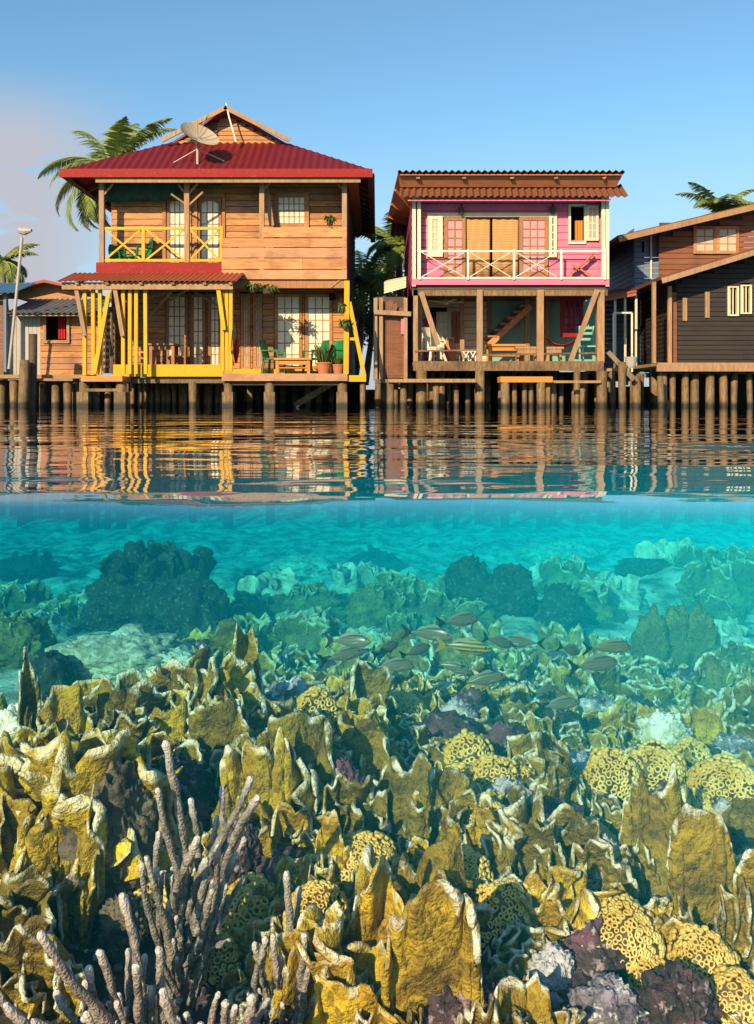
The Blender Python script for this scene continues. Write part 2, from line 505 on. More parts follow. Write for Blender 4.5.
def clapboard(mb, x0, x1, z0, z1, Y, openings=(), pitch=0.16, thick=0.028, top=None):
    """lapped boards facing the water; openings are (x0, x1, z0, z1); top(x0,x1,z) may clip the ends for a gable"""
    n = max(1, round((z1 - z0) / pitch)); h = (z1 - z0) / n
    for i in range(n):
        a, c = z0 + i * h, z0 + (i + 1) * h - 0.013
        L, Rr = x0, x1
        if top is not None:
            r = top(a + h * 0.8)
            if r is None: continue
            L, Rr = max(L, r[0]), min(Rr, r[1])
            if Rr - L < 0.05: continue
        spans = [(L, Rr)]
        for (ox0, ox1, oz0, oz1) in openings:
            if min(c, oz1) - max(a, oz0) > 0.5 * (c - a):
                new = []
                for (s, e) in spans:
                    if ox1 <= s or ox0 >= e: new.append((s, e)); continue
                    if ox0 > s: new.append((s, ox0))
                    if ox1 < e: new.append((ox1, e))
                spans = new
        for (s, e) in spans:
            cut = [s]
            while e - cut[-1] > 3.4: cut.append(cut[-1] + random.uniform(1.6, 3.0))
            cut.append(e)
            for s2, e2 in zip(cut[:-1], cut[1:]):
                if e2 - s2 < 0.02: continue
                t = random.random(); j = random.uniform(-0.004, 0.004)
                v = [(s2, Y + j, a), (e2 - 0.004, Y + j, a), (e2 - 0.004, Y + thick, a), (s2, Y + thick, a),
                     (s2, Y + 0.016 + j, c), (e2 - 0.004, Y + 0.016 + j, c), (e2 - 0.004, Y + thick + 0.016, c), (s2, Y + thick + 0.016, c)]
                mb.add(v, [(3, 2, 1, 0), (4, 5, 6, 7), (0, 1, 5, 4), (1, 2, 6, 5), (2, 3, 7, 6), (3, 0, 4, 7)], t)
    return mb

def side_boards(mb, y0, y1, z0, z1, x, out=1, pitch=0.16):
    n = max(1, round((z1 - z0) / pitch)); h = (z1 - z0) / n
    for i in range(n):
        a, c = z0 + i * h, z0 + (i + 1) * h - 0.006
        t = random.random(); o = 0.028 * out
        v = [(x + o, y0, a), (x + o, y1, a), (x, y1, a), (x, y0, a), (x + o * 0.4, y0, c), (x + o * 0.4, y1, c), (x - o * 0.4, y1, c), (x - o * 0.4, y0, c)]
        f = [(3, 2, 1, 0), (4, 5, 6, 7), (0, 1, 5, 4), (1, 2, 6, 5), (2, 3, 7, 6), (3, 0, 4, 7)]
        mb.add(v, f if out < 0 else [tuple(reversed(q)) for q in f], t)
    return mb

def glazed(name, parent, x0, x1, z0, z1, Y, cols, rows, fmat, pmat, stile=0.09, bar=0.028, depth=0.05, rail_bottom=None, hinge=None, angle=0.0, label=None, knob=False):
    """a window or door leaf: frame with glazing bars, panes as one sub-part; hinge x with angle swings it open"""
    f = MB(); rb = stile if rail_bottom is None else rail_bottom
    y0, y1 = Y - depth, Y
    f.box(x0, x0 + stile, y0, y1, z0, z1); f.box(x1 - stile, x1, y0, y1, z0, z1)
    f.box(x0 + stile, x1 - stile, y0 + 0.003, y1, z1 - stile, z1)
    f.box(x0 + stile, x1 - stile, y0 + 0.003, y1, z0, z0 + rb)
    ix0, ix1, iz0, iz1 = x0 + stile, x1 - stile, z0 + rb, z1 - stile
    for i in range(1, cols):
        c = ix0 + (ix1 - ix0) * i / cols
        f.box(c - bar / 2, c + bar / 2, y0 + 0.010, y1 - 0.012, iz0, iz1)
    for i in range(1, rows):
        c = iz0 + (iz1 - iz0) * i / rows
        f.box(ix0, ix1, y0 + 0.014, y1 - 0.015, c - bar / 2, c + bar / 2)
    p = MB(); nx, nz_ = cols, rows
    for i in range(nx):
        for j in range(nz_):
            q0, q1 = ix0 + (ix1 - ix0) * i / nx, ix0 + (ix1 - ix0) * (i + 1) / nx
            r0, r1 = iz0 + (iz1 - iz0) * j / nz_, iz0 + (iz1 - iz0) * (j + 1) / nz_
            w1, w2 = random.uniform(-0.004, 0.004), random.uniform(-0.004, 0.004)
            yy = y0 + 0.028
            p.add([(q0, yy + w1, r0), (q1, yy + w2, r0), (q1, yy - w1, r1), (q0, yy - w2, r1)], [(0, 1, 2, 3)])
    if hinge is not None:
        c, s = math.cos(angle), math.sin(angle)
        for mb in (f, p):
            mb.v = [(hinge + (x - hinge) * c - (y - y1) * s, y1 + (x - hinge) * s + (y - y1) * c, z) for (x, y, z) in mb.v]
    fo = f.build(name, fmat, parent)
    p.build('pane', pmat, fo)
    if knob:
        k = MB(); k.tube([(x1 - stile * 0.5, y0 - 0.05, (z0 + z1) / 2 - 0.1), (x1 - stile * 0.5, y0 + 0.01, (z0 + z1) / 2 - 0.1)], [0.028, 0.02], 8)
        k.build('handle', M['greymetal'], fo)
    if label: fo['label'] = label
    return fo

def corrugated(mb, x0, x1, lo, hi, pitch=0.11, amp=0.016, thick=0.006, per=6):
    """a metal sheet with ridges running up the slope; lo(x), hi(x) give the two ends of the ridge line at x"""
    n = max(2, int(round((x1 - x0) / pitch * per)))
    rows = [[], []]
    nrm = None
    for i in range(n + 1):
        x = x0 + (x1 - x0) * i / n
        a, c = Vector(lo(x)), Vector(hi(x))
        d = c - a
        nn = Vector((1, 0, 0)).cross(d)
        nn = nn.normalized() if nn.length > 1e-5 else Vector((0, -0.5, 0.85))
        if nn.z < 0: nn = -nn
        o = nn * (amp * math.sin(2 * PI * (x - x0) / pitch))
        rows[0].append(a + o); rows[1].append(c + o)
        nrm = nn
    mb.sheet(rows, None, None, thick=nrm * -thick)
    return mb

def posts(name, mat, parent, specs, size=0.1):
    for (p, q) in specs:
        MB().bar(p, q, size, size).build(name, mat, parent)

def pile(name, parent, x, y, ztop, r, mat=None, lean=0.0, foot=None):
    b = MB()
    k = 6; pts = []; rad = []
    zb = float(sea_base(x, y)) - 0.15
    for i in range(k):
        t = i / (k - 1)
        pts.append((x + lean * (1 - t) + random.uniform(-1, 1) * 0.012, y + random.uniform(-1, 1) * 0.012, zb + (ztop - zb) * t))
        rad.append(r * random.uniform(0.9, 1.12))
    b.tube(pts, rad, 9)
    return b.build(name, mat or M['pile'], parent, smooth=True)

# ================================================================== THE WOODEN HOUSE WITH THE RED ROOF
A = 24.0
H1 = empty('stilt_house', (X(230, A), A + 4, 0.9), 0, 'two storey orange board house on stilts with red hipped roof and yellow posts', 'house', 'stilt houses along the water')
RX = X(227.5, 25.3)          # the ridge
ye, zeave = 23.55, 6.22
yg = 25.4                    # the gablet's plane
yb = 33.5
hw = 4.07
zr = 8.30; sl = (zr - zeave) / hw
ghw = 1.62; zg = zr - sl * ghw
def hip_lo(x): return (x, ye, zeave)
def hip_hi(x):
    d = hw - abs(x - RX)                     # distance in from the side eave
    t = min(1.0, d / (hw - ghw))
    t = max(t, 0.004)
    return (x, ye + (yg - ye) * t, zeave + (zg - zeave) * t)
b = MB(); corrugated(b, RX - hw, RX + hw, hip_lo, hip_hi, 0.20, 0.018)
for s in (-1, 1):                            # the long side slopes
    v = [(RX + s * hw, ye, zeave), (RX + s * ghw, yg, zg), (RX, yg - 0.35, zr + 0.01), (RX, yb - 2.0, zr + 0.01), (RX + s * ghw, yb - 2, zg), (RX + s * hw, yb, zeave)]
    v2 = [(x, y, z - 0.07) for x, y, z in v]
    v[1] = (v[1][0], v[1][1] , v[1][2])
    b.add(v + v2, [(0, 1, 2, 3, 4, 5), (11, 10, 9, 8, 7, 6), (0, 6, 7, 1), (1, 7, 8, 2), (3, 9, 10, 4), (4, 10, 11, 5), (5, 11, 6, 0)], 0.4)
roof = b.build('roof', M['redmetal'], H1)
b = MB(); b.box(RX - hw - 0.02, RX + hw + 0.02, ye - 0.06, ye - 0.012, zeave - 0.20, zeave + 0.02)
b.build('fascia', M['redpaint'], roof)
b = MB(); b.box(RX - hw + 0.9, RX + hw - 0.3, ye + 0.02, ye + 0.08, zeave - 0.32, zeave - 0.21)
b.build('gutter', M['post'], roof)
for s in (-1, 1):
    b = MB(); b.bar((RX + s * (ghw + 0.16), yg - 0.42, zg - 0.06), (RX - s * 0.03, yg - 0.42, zr + 0.03), 0.12, 0.05, up=(0, 1, 0)); b.build('bargeboard', M['post'], roof)
b = MB()
def gtop(z):
    d = (zr - z) / sl
    return None if d < 0.12 else (RX - d + 0.05, RX + d - 0.05)
clapboard(b, RX - ghw, RX + ghw, zg - 0.05, zr, yg - 0.02, pitch=0.12, top=gtop)
b.build('gable_wall', M['clap'], roof)
b = MB()
for i in range(6):
    z = zg + 0.14 + i * 0.075
    b.bar((RX - 0.85, yg - 0.06, z), (RX - 0.30, yg - 0.06, z + 0.01), 0.05, 0.03)
b.build('vent_louvre', M['darkwood'], roof)
for k in range(12):                           # rafters below the side eave
    y = ye + 1.9 + k * 0.66
    for s in (-1, 1):
        b = MB(); b.bar((RX + s * (hw - 0.04), y, zeave - 0.14), (RX + s * (hw - 1.25), y, zeave - 0.14 + sl * 1.2), 0.06, 0.12); b.build('rafter', M['darkwood'], roof)
for s in (-1, 1):
    b = MB(); b.bar((RX + s * (hw - 0.02), ye, zeave - 0.11), (RX + s * (hw - 0.02), yb, zeave - 0.11), 0.05, 0.18)
    b.build('side_fascia', M['darkwood'], roof)

zf2 = 3.62                                   # the upper floor
zd = 0.93                                    # the deck
xl, xm, xr = X(100, A), X(222.5, A), X(346.5, A)
wy = 24.62                                   # the recessed wall
# upper wall with its doors and window
dL = (X(166, wy), X(188, wy)); dR = (X(197.5, wy), X(222, wy)); zdo = Z(197, wy); zdb = zf2 + 0.02
wn = (X(274, wy), X(309, wy), Z(228, wy), Z(193, wy))
b = MB(); clapboard(b, X(112, wy), xr, zf2, zeave - 0.03, wy, [(dL[0], dL[1], zdb, zdo), (dR[0], dR[1], zdb, zdo), wn], 0.175)
up = b.build('wall', M['clap'], H1); up['label'] = 'orange lapped boards of the upper storey'
b = MB(); side_boards(b, A + 0.05, yb - 0.8, zd, zeave + 0.3, xr, 1); b.build('wall', M['darkwood'], H1)  # side away from the sun: shade put in by the dark wood colour
b = MB(); side_boards(b, wy, yb - 0.8, zd, zeave + 0.3, X(112, wy), -1); b.build('wall', M['clap'], H1)
b = MB(); b.box(X(112, wy), xr - 0.03, yb - 0.9, yb - 0.8, zd, zeave + 0.3); b.build('wall', M['darkwood'], H1)
b = MB(); b.box(xl, xr - 0.04, A + 0.06, yb - 0.9, zf2 - 0.22, zf2 - 0.012); b.build('upper_floor', M['darkwood'], H1)
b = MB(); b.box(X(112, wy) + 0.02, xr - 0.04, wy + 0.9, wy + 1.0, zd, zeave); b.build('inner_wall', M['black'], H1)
b = MB(); b.box(xl - 0.3, xr + 0.3, ye + 0.15, yb - 1.0, zeave - 0.02, zeave + 0.02); b.build('ceiling', M['doorwood'], H1)
for d in (dL, dR):
    zz = zdo
    lf = glazed('door', H1, d[0] + 0.02, d[1] - 0.02, zdb, zz - 0.02, wy + 0.05, 3, 6, M['doorwood'], M['pane'], 0.085, 0.022, rail_bottom=0.12, knob=True)
    ar = MB()                                 # the arched head
    c, rr = (d[0] + d[1]) / 2, (d[1] - d[0]) / 2
    ring = []
    for k in range(13):
        a = PI * k / 12
        ring.append((c - math.cos(a) * (rr - 0.03), wy - 0.015, zz - 0.34 + math.sin(a) * 0.24))
    v = ring + [(c - math.cos(PI * k / 12) * (rr - 0.03), wy - 0.015, zz - 0.01) for k in range(13)]
    ar.add(v, [(i, i + 1, 14 + i, 13 + i) for i in range(12)])
    ar.build('door_head', M['doorwood'], lf)
    fr_ = MB(); t = 0.09
    fr_.box(d[0] - t, d[0], wy - 0.035, wy + 0.05, zdb, zz + t); fr_.box(d[1], d[1] + t, wy - 0.035, wy + 0.05, zdb, zz + t)
    fr_.box(d[0], d[1], wy - 0.032, wy + 0.05, zz, zz + t)
    fr_.build('door_frame', M['clap'], lf)
wf = glazed('window', H1, wn[0], wn[1], wn[2], wn[3], wy + 0.03, 5, 4, M['clap'], M['pane'], 0.13, 0.022, 0.075)
MB().box(wn[0] - 0.05, wn[1] + 0.05, wy - 0.10, wy - 0.006, wn[2] - 0.06, wn[2]).build('sill', M['plank'], wf)
# corner posts and struts under the eave
for (px, y, mat) in ((102, A, 'post'), (187, A, 'post'), (262, A, 'post'), (344.5, A, 'post')):
    MB().box(X(px, y) - 0.065, X(px, y) + 0.065, y - 0.065, y + 0.065, zf2 - 0.2, zeave - 0.1).build('post', M[mat], H1)
b = MB(); b.bar(at(265.5, 183, A + 0.3), at(272, 226, A + 0.3), 0.13, 0.11); b.build('leaning_post', M['post'], H1)
for (p, q) in (((103, 196), (113, 184)), ((188, 195), (198, 183)), ((186, 195), (178, 184)), ((263, 190), (273, 180)), ((343, 190), (335, 181)), ((187, 205), (171, 194)), ((188, 206), (203, 192))):
    MB().bar(at(*p, A), at(*q, A - 0.1), 0.045, 0.045).build('strut', M['post'], H1)
# the plank parapet on the right half
b = MB()
tops = [(262.5, 347, 227.5, 237.5), (222, 347, 238.5, 247.5), (222, 347, 248, 258), (222, 347, 258.5, 269.5), (222, 347, 270, 279.5)]
for k, (p0, p1, q0, q1) in enumerate(tops):
    y = A - 0.07 - 0.006 * (k % 2)
    c = [p0] + ([random.uniform(270, 320)] if k in (1, 3) else []) + [p1]
    for a, d in zip(c[:-1], c[1:]):
        b.box(X(a, A) , X(d, A) - 0.006, y, y + 0.035, Z(q1, A), Z(q0, A) - 0.008)
b.build('parapet', M['plank'], H1)
b = MB(); b.box(xm, xr, A + 0.0, A + 0.10, Z(288, A), Z(280, A)); b.build('beam', M['doorwood'], H1)
# the yellow balcony rail on the left half
rail = MB()
zt, zb_ = Z(228.5, A), Z(260.5, A)
rail.box(X(103.5, A), X(221, A), A - 0.03, A + 0.03, zt - 0.035, zt + 0.035)
rail.box(X(103.5, A), X(221, A), A - 0.03, A + 0.03, zb_ - 0.035, zb_ + 0.035)
rl = rail.build('railing', M['yellow'], H1)
for px in (143.5, 221.5):
    MB().box(X(px, A) - 0.04, X(px, A) + 0.04, A - 0.037, A + 0.037, zb_ - 0.03, zt + 0.06).build('baluster', M['yellow'], rl)
for (a, c) in ((104, 142), (145, 185.5), (189, 220)):
    for k, (za, zc) in enumerate(((zt, zb_), (zb_, zt))):
        MB().bar((X(a, A), A - 0.012 + 0.026 * k, za), (X(c, A), A - 0.012 + 0.026 * k, zc), 0.05, 0.024).build('cross_brace', M['yellow'], rl)
b = MB(); b.box(X(97, A), X(222, A) - 0.01, A - 0.085, A - 0.05, Z(274.5, A), Z(262.8, A)); b.build('balcony_fascia', M['redpaint'], H1)
# furled green tarpaulin under the eave
rows = []
for i in range(5):
    t = i / 4
    r = []
    for j in range(60):
        px = 105 + (222 - 105) * j / 59
        sag = 6 + 17 * (math.exp(-((px - 117) / 34) ** 2) + 0.75 * math.exp(-((px - 165) / 22) ** 2)) * (1 - 0.5 * (px > 190))
        py = 179.5 + sag * t
        r.append(at(px, py, A + 0.22 + 0.05 * math.sin(px * 0.42 + t * 2) * t + 0.05 * t))
    rows.append(r)
b = MB(); b.sheet(rows, None, None, thick=(0, 0.02, 0))
tag(b.build('tarpaulin', M['tarp'], smooth=True), 'dark green tarpaulin hanging furled under the red eave above the yellow balcony', 'tarpaulin')
# lean-to porch roof on the left
yl0, yl1 = A - 0.10, 22.55
zl0, zl1 = Z(273.5, A), Z(280, yl1)
b = MB()
corrugated(b, X(56, yl1), X(236, yl1), lambda x: (x, yl1, zl1 - 0.02 - 0.05 * (x < X(90, A)) * (X(90, A) - x)), lambda x: (x, yl0, zl0), 0.13, 0.018)
pr = b.build('porch_roof', M['rustroof'], H1)
b = MB(); b.box(X(60, yl1), X(232, yl1), yl1 + 0.12, yl1 + 0.20, zl1 - 0.22, zl1 - 0.04); b.build('beam', M['post'], pr)
for px in (76, 106, 140, 172, 204, 230):
    b = MB(); b.bar((X(px, yl1), yl1 + 0.05, zl1 - 0.08), (X(px, yl1), yl0 - 0.05, zl0 - 0.10), 0.05, 0.09); b.build('rafter', M['post'], pr)
# the yellow posts below the porch roof, straight ones and slanting braces
Yp = 22.85
zp = Z(284, Yp)
for px in (85, 93.2, 100.2, 123.3, 130.2, 136.4, 145.4, 222.5, 226.6, 231):
    py1 = 375 if px < 120 else (374 if px < 200 else 371)
    MB().bar(at(px, 283.5, Yp + 0.02), at(px + random.uniform(-0.4, 0.6), py1, Yp), 0.088, 0.088).build('post', M['yellow'], H1)
for (p, q, m) in (((75.5, 284), (85, 336), 'post'), ((114.5, 285), (122.8, 336), 'post'), ((109, 292), (94.5, 374), 'yellow'), ((218, 286), (224, 330), 'yellow')):
    MB().bar(at(*p, Yp - 0.1), at(*q, Yp - 0.1), 0.10, 0.08).build('brace', M[m], H1)
for (p, q) in (((126, 305), (178, 289)), ((150, 316), (172, 291)), ((170, 300), (190, 288)), ((188, 288), (217, 305))):
    MB().bar(at(*p, Yp + 1.2), at(*q, Yp + 0.6), 0.06, 0.05).build('strut', M['post'], H1)
# lower wall and doors
wl = 25.05
gz0, gz1 = zd + 0.02, Z(293, wl)
gd = [(165, 188.5, 'arch'), (190, 206, ''), (207.5, 222, ''), (240, 251, 'dim'), (252.5, 263, 'dim'), (274, 302.5, ''), (304.5, 333, '')]
ops = [(X(a, wl), X(c, wl), gz0, gz1) for a, c, _ in gd]
b = MB(); clapboard(b, X(112, wl), xr - 0.02, zd, zf2 - 0.23, wl, ops, 0.165); b.build('wall', M['clap'], H1)
for k, (a, c, s) in enumerate(gd):
    glazed('door', H1, X(a, wl) + 0.015, X(c, wl) - 0.015, gz0, gz1 - 0.02, wl + 0.04, 2 if c - a < 18 else 3, 6, M['doorwood'] if k < 3 else M['clap'], M['palepane'] if s == 'dim' else M['pane'], 0.09, 0.024, rail_bottom=0.5 if k < 1 else 0.2, knob=(k in (0, 5)))
b = MB(); b.box(X(272, wl), X(335, wl), wl - 0.06, wl - 0.002, gz1, gz1 + 0.13); b.build('door_frame', M['doorwood'], H1)
# decks
b = MB()
for k in range(9):
    y0 = 23.2 + k * 0.28
    b.box(X(113, 22.9), X(222, A), y0, y0 + 0.275, zd - 0.06, zd)
b.build('deck', M['plank'], H1)
b = MB(); b.box(X(113, 23.1), X(223, 23.1), 23.12, 23.19, Z(376.5, 23.1), Z(364.5, 23.1)); b.build('deck_fascia', M['yellow'], H1)
b = MB(); b.box(X(113, 23.1), X(223, 23.1), 23.24, 23.4, Z(383, 23.1), Z(377.2, 23.1)); b.build('beam', M['pile'], H1)
b = MB()
for k in range(9):
    y0 = 22.92 + k * 0.33
    b.box(X(222.5, 22.9), X(347, 22.9), y0, y0 + 0.322, zd - 0.13, zd - 0.055)
b.build('deck', M['plank'], H1)
b = MB(); b.box(X(222, 22.9), X(347.5, 22.9), 22.84, 22.905, Z(381, 22.9), Z(374, 22.9)); b.build('deck_fascia', M['plank'], H1)
b = MB(); b.box(X(232, 24.5), X(320, 24.5), 24.5, 24.8, zd - 0.05, zd + 0.12); b.build('step', M['yellow'], H1)
b = MB(); b.box(X(222.5, 22.9), X(347, 22.9), 23.0, 23.12, Z(385, 22.9), Z(381.3, 22.9)); b.build('beam', M['darkwood'], H1)
# right corner: yellow post, slanting side frame and its foot beam
MB().bar(at(347, 281, 22.95), at(346, 374, 22.95), 0.13, 0.13).build('post', M['yellow'], H1)
MB().bar(at(342, 278, A), at(331, 281 + 6, A), 0.05, 0.05).build('strut', M['post'], H1)
sf = MB().bar(at(349.3, 302, 22.95), at(364.5, 377, 22.95), 0.10, 0.08).build('side_frame', M['yellow'], H1)
MB().bar(at(347, 378.5, 22.97), at(366, 378.5, 22.97), 0.16, 0.1).build('foot_beam', M['yellow'], sf)
MB().bar(at(348.5, 339, 22.97), at(356.2, 339, 22.97), 0.07, 0.06).build('cross_piece', M['yellow'], sf)
# lower landing on the left
b = MB()
for k in range(5):
    b.box(X(83, 22.6), X(124, 22.6), 22.45 + k * 0.16, 22.6 + k * 0.16, Z(381.5, 22.5), Z(376, 22.5))
b.build('landing', M['orange'], H1)
MB().box(X(84, 22.6), X(123, 22.6), 22.6, 22.7, Z(391.5, 22.6), Z(388.5, 22.6)).build('beam', M['pile'], H1)
# stairs up inside the porch, light treads in dark strings
st = MB().bar(at(102.5, 371, 23.6), at(104, 312, 23.6), 0.08, 0.05).build('staircase', M['darkwood'], H1)
MB().bar(at(102.5, 371, 24.35), at(104, 312, 24.35), 0.08, 0.05).build('stringer', M['darkwood'], st)
MB().bar(at(112, 371, 23.6), at(111, 308, 23.6), 0.07, 0.05).build('stringer', M['darkwood'], st)
for k in range(8):
    py = 320 + k * 6.6
    MB().box(X(103.6, 23.6), X(111, 23.6), 23.57, 23.9, Z(py + 1.7, 23.6), Z(py - 1.0, 23.6)).build('tread', M['post'], st)
MB().box(X(101, 24.3), X(113, 24.3), 24.5, 24.55, zd, Z(306, 24.3)).build('panel', M['darkwood'], H1)
# piles with their square feet
for (px, w_, y) in ((84.5, .20, 22.7), (97, .13, 23.0), (108, .13, 23.0), (121.5, .2, 22.7), (193, .17, 23.3), (228.5, .19, 23.05), (270, .19, 23.05), (342, .19, 23.05), (362.5, .12, 23.1), (308, .14, 25.0), (250, .14, 25.4)):
    pile('pile', H1, X(px, y), y, Z(382, y), w_ * 0.62 )
    if w_ > 0.18:
        MB().box(X(px, y) - w_ * 0.72, X(px, y) + w_ * 0.72, y - 0.17, y + 0.15, -0.5, Z(392, y)).build('pile_footing', M['pile'], H1)
for k in range(17):
    px = 127 + k * 6.0
    pile('pile', H1, X(px, 24.6) + random.uniform(-.04, .04), 24.6 + random.uniform(-.1, .1), Z(382, 24.6), random.uniform(0.06, 0.085))
for k in range(10):
    pile('pile', H1, X(235 + k * 12, 27.5), 27.5, zd - 0.1, 0.09)
MB().bar(at(334, 382, 24.0), at(294, 406, 24.0), 0.16, 0.06).build('fallen_plank', M['pile'], H1)
b = MB(); b.box(X(90, 29), X(366, 29), 29.0, 29.1, -1, zd - 0.07); b.build('dark_backing', M['black'], H1)  # black sheet standing in for the deep shade under the decks

# things on and in the house
D_ = empty('satellite_dish', at(198, 168, 23.9), 0, 'large weathered mesh satellite dish on the red roof', 'satellite dish')
dc = at(200, 133.5, 23.7); nrm = Vector((0.38, -0.48, 0.62)).normalized()
ax = Vector((0.80, 0.1, -0.47)); ax = (ax - nrm * ax.dot(nrm)).normalized(); ay = nrm.cross(ax)
rows = []
RD = 0.53
for i in range(9):
    r = RD * i / 8
    rows.append([dc + (ax * math.cos(2 * PI * k / 28) * r * 1.0 + ay * math.sin(2 * PI * k / 28) * r) + nrm * (0.16 * ((r / RD) ** 2 - 1)) for k in range(28)])
b = MB(); b.sheet(rows, 0.4, None, closed=True); b2 = [[p - nrm * 0.015 for p in r] for r in rows]; b.sheet(b2[::-1], 0.6, closed=True)
dd = b.build('reflector', M['dish'], D_, smooth=True)
b = MB()
for k in range(12):
    t = 2 * PI * k / 12
    b.tube([dc + (ax * math.cos(t) + ay * math.sin(t)) * r + nrm * (0.16 * ((r / RD) ** 2 - 1) + 0.008) for r in np.linspace(0.05, RD, 6)], 0.007, 4)
b.build('rib', M['greymetal'], dd)
b = MB(); b.tube([dc - nrm * 0.17, at(197.5, 146, 23.95), at(197.5, 169, 23.95)], 0.035, 8); b.build('mast', M['greymetal'], D_)
for q in ((173, 163), (224, 161)):
    b = MB(); b.tube([at(197.5, 149, 23.95), at(*q, 24.0)], 0.016, 6); b.build('stay', M['greymetal'], D_)
b = MB(); b.tube([dc + nrm * 0.02, dc + nrm * 0.46], 0.012, 6); b.tube([dc + nrm * 0.42, dc + nrm * 0.52], 0.04, 8); b.build('receiver', M['greymetal'], D_)
an = MB(); an.tube([at(226, 103, 25.0), at(229, 117, 24.95), at(236, 142, 24.8)], 0.022, 6); an = an.build('antenna_pole', M['white'])
tag(an, 'thin slanting pole tied across the gable peak', 'antenna pole')

def plastic_chair(name, loc, rz, mat, label, group, s=1.0):
    t = empty(name, loc, rz, label, 'chair', group)
    b = MB(); b.box(-.24 * s, .24 * s, -.24 * s, .22 * s, .40 * s, .44 * s); b.build('seat', mat, t, world=False)
    rows = []
    for i in range(9):
        z = .46 + .48 * i / 8
        hw_ = (.25 - .10 * max(0, (i - 4) / 4) ** 2)
        rows.append([(hw_ * s * (j / 4 - 1), (.22 + .10 * i / 8 - .05 * (1 - (j / 4 - 1) ** 2) * -1) * s, z * s) for j in range(9)])
    b = MB(); b.sheet(rows, .3, thick=(0, .025, 0)); b.build('backrest', mat, t, smooth=False, world=False)
    for x in (-1, 1):
        for y in (-1, 1):
            MB().bar((x * .20 * s, y * .2 * s, .40 * s), (x * .25 * s, y * .25 * s, 0), .05 * s, .05 * s).build('leg', mat, t, world=False)
        b = MB(); b.bar((x * .27 * s, .24 * s, .64 * s), (x * .27 * s, -.22 * s, .64 * s), .06 * s, .03 * s, up=(0, 0, 1)); b.bar((x * .27 * s, -.2 * s, .63 * s), (x * .25 * s, -.22 * s, .4 * s), .045 * s); b.build('armrest', mat, t, world=False)
    return t
plastic_chair('plastic_chair', (X(138, 24.32), 24.32, zf2), R(-40), M['green'], 'green plastic chair behind the yellow balcony rail, its high back beside the doors', 'green plastic chairs of the red roofed house', 1.05)
plastic_chair('plastic_chair', (X(121, 24.3), 24.3, zf2), R(60), M['green'], 'low green plastic chair in the corner of the yellow railed balcony by the post', 'green plastic chairs of the red roofed house', 0.85)
for (px, rz, l) in ((274, 75, 'green plastic chair at the near end of the orange table, on its own'), (315, -60, 'green plastic chair at the table end, between table and potted plants'), (331, -35, 'green plastic chair standing in the porch corner beside the yellow post')):
    plastic_chair('plastic_chair', (X(px, 24.1), 24.1, zd - 0.05), R(rz), M['green'], l, 'green plastic chairs of the red roofed house', 1.0)
def table(name, c, L, W, h, mat, label, group=None, t=0.05, shelf=False, leg=0.08):
    o = empty(name, c, 0, label, 'table', group)
    b = MB(); b.box(-L / 2, L / 2, -W / 2, W / 2, h - t, h); b.build('tabletop', mat, o, world=False)
    for x in (-1, 1):
        for y in (-1, 1):
            cx, cy_ = x * (L / 2 - leg), y * (W / 2 - leg)
            MB().box(cx - leg / 2, cx + leg / 2, cy_ - leg / 2, cy_ + leg / 2, 0, h - t - 0.002).build('leg', mat, o, world=False)
    b = MB(); b.box(-L / 2 + leg * 1.6, L / 2 - leg * 1.6, -W / 2 + leg * .7, -W / 2 + leg * 1.2, h - t - .12, h - t - .003); b.build('apron', mat, o, world=False)
    if shelf:
        b = MB(); b.box(-L / 2 + leg * 1.5, L / 2 - leg * 1.5, -W / 2 + leg * .8, W / 2 - leg * .8, h * .36, h * .42); b.build('shelf', mat, o, world=False)
    return o
table('coffee_table', (X(293.5, 23.7), 23.7, zd - 0.05), 0.98, 0.5, 0.42, M['orange'], 'low orange wooden coffee table among green chairs on the porch', None, 0.05, True)
table('wooden_table', (X(164, 24.2), 24.2, zd), 0.75, 0.6, 0.78, M['doorwood'], 'dark wooden dining table on the yellow edged porch', None)
def wooden_chair(loc, rz, mat, label, group=None, cat='chair', name='wooden_chair'):
    t = empty(name, loc, rz, label, cat, group)
    b = MB(); b.box(-.21, .21, -.21, .21, .42, .46); b.build('seat', mat, t, world=False)
    for x in (-1, 1):
        MB().box(x * .19 - .022, x * .19 + .022, .165, .208, .462, 1.02).build('back_post', mat, t, world=False)
        for y in (-1, 1):
            MB().box(x * .185 - .022, x * .185 + .022, y * .185 - .022, y * .185 + .022, 0, .419).build('leg', mat, t, world=False)
    b = MB()
    for z in (.62, .78, .93): b.box(-.165, .165, .178, .198, z, z + .07)
    b.build('back_slat', mat, t, world=False)
    return t
wooden_chair((X(178, 24.25), 24.25, zd), R(-80), M['doorwood'], 'brown wooden chair with ladder back drawn up to the dark dining table')
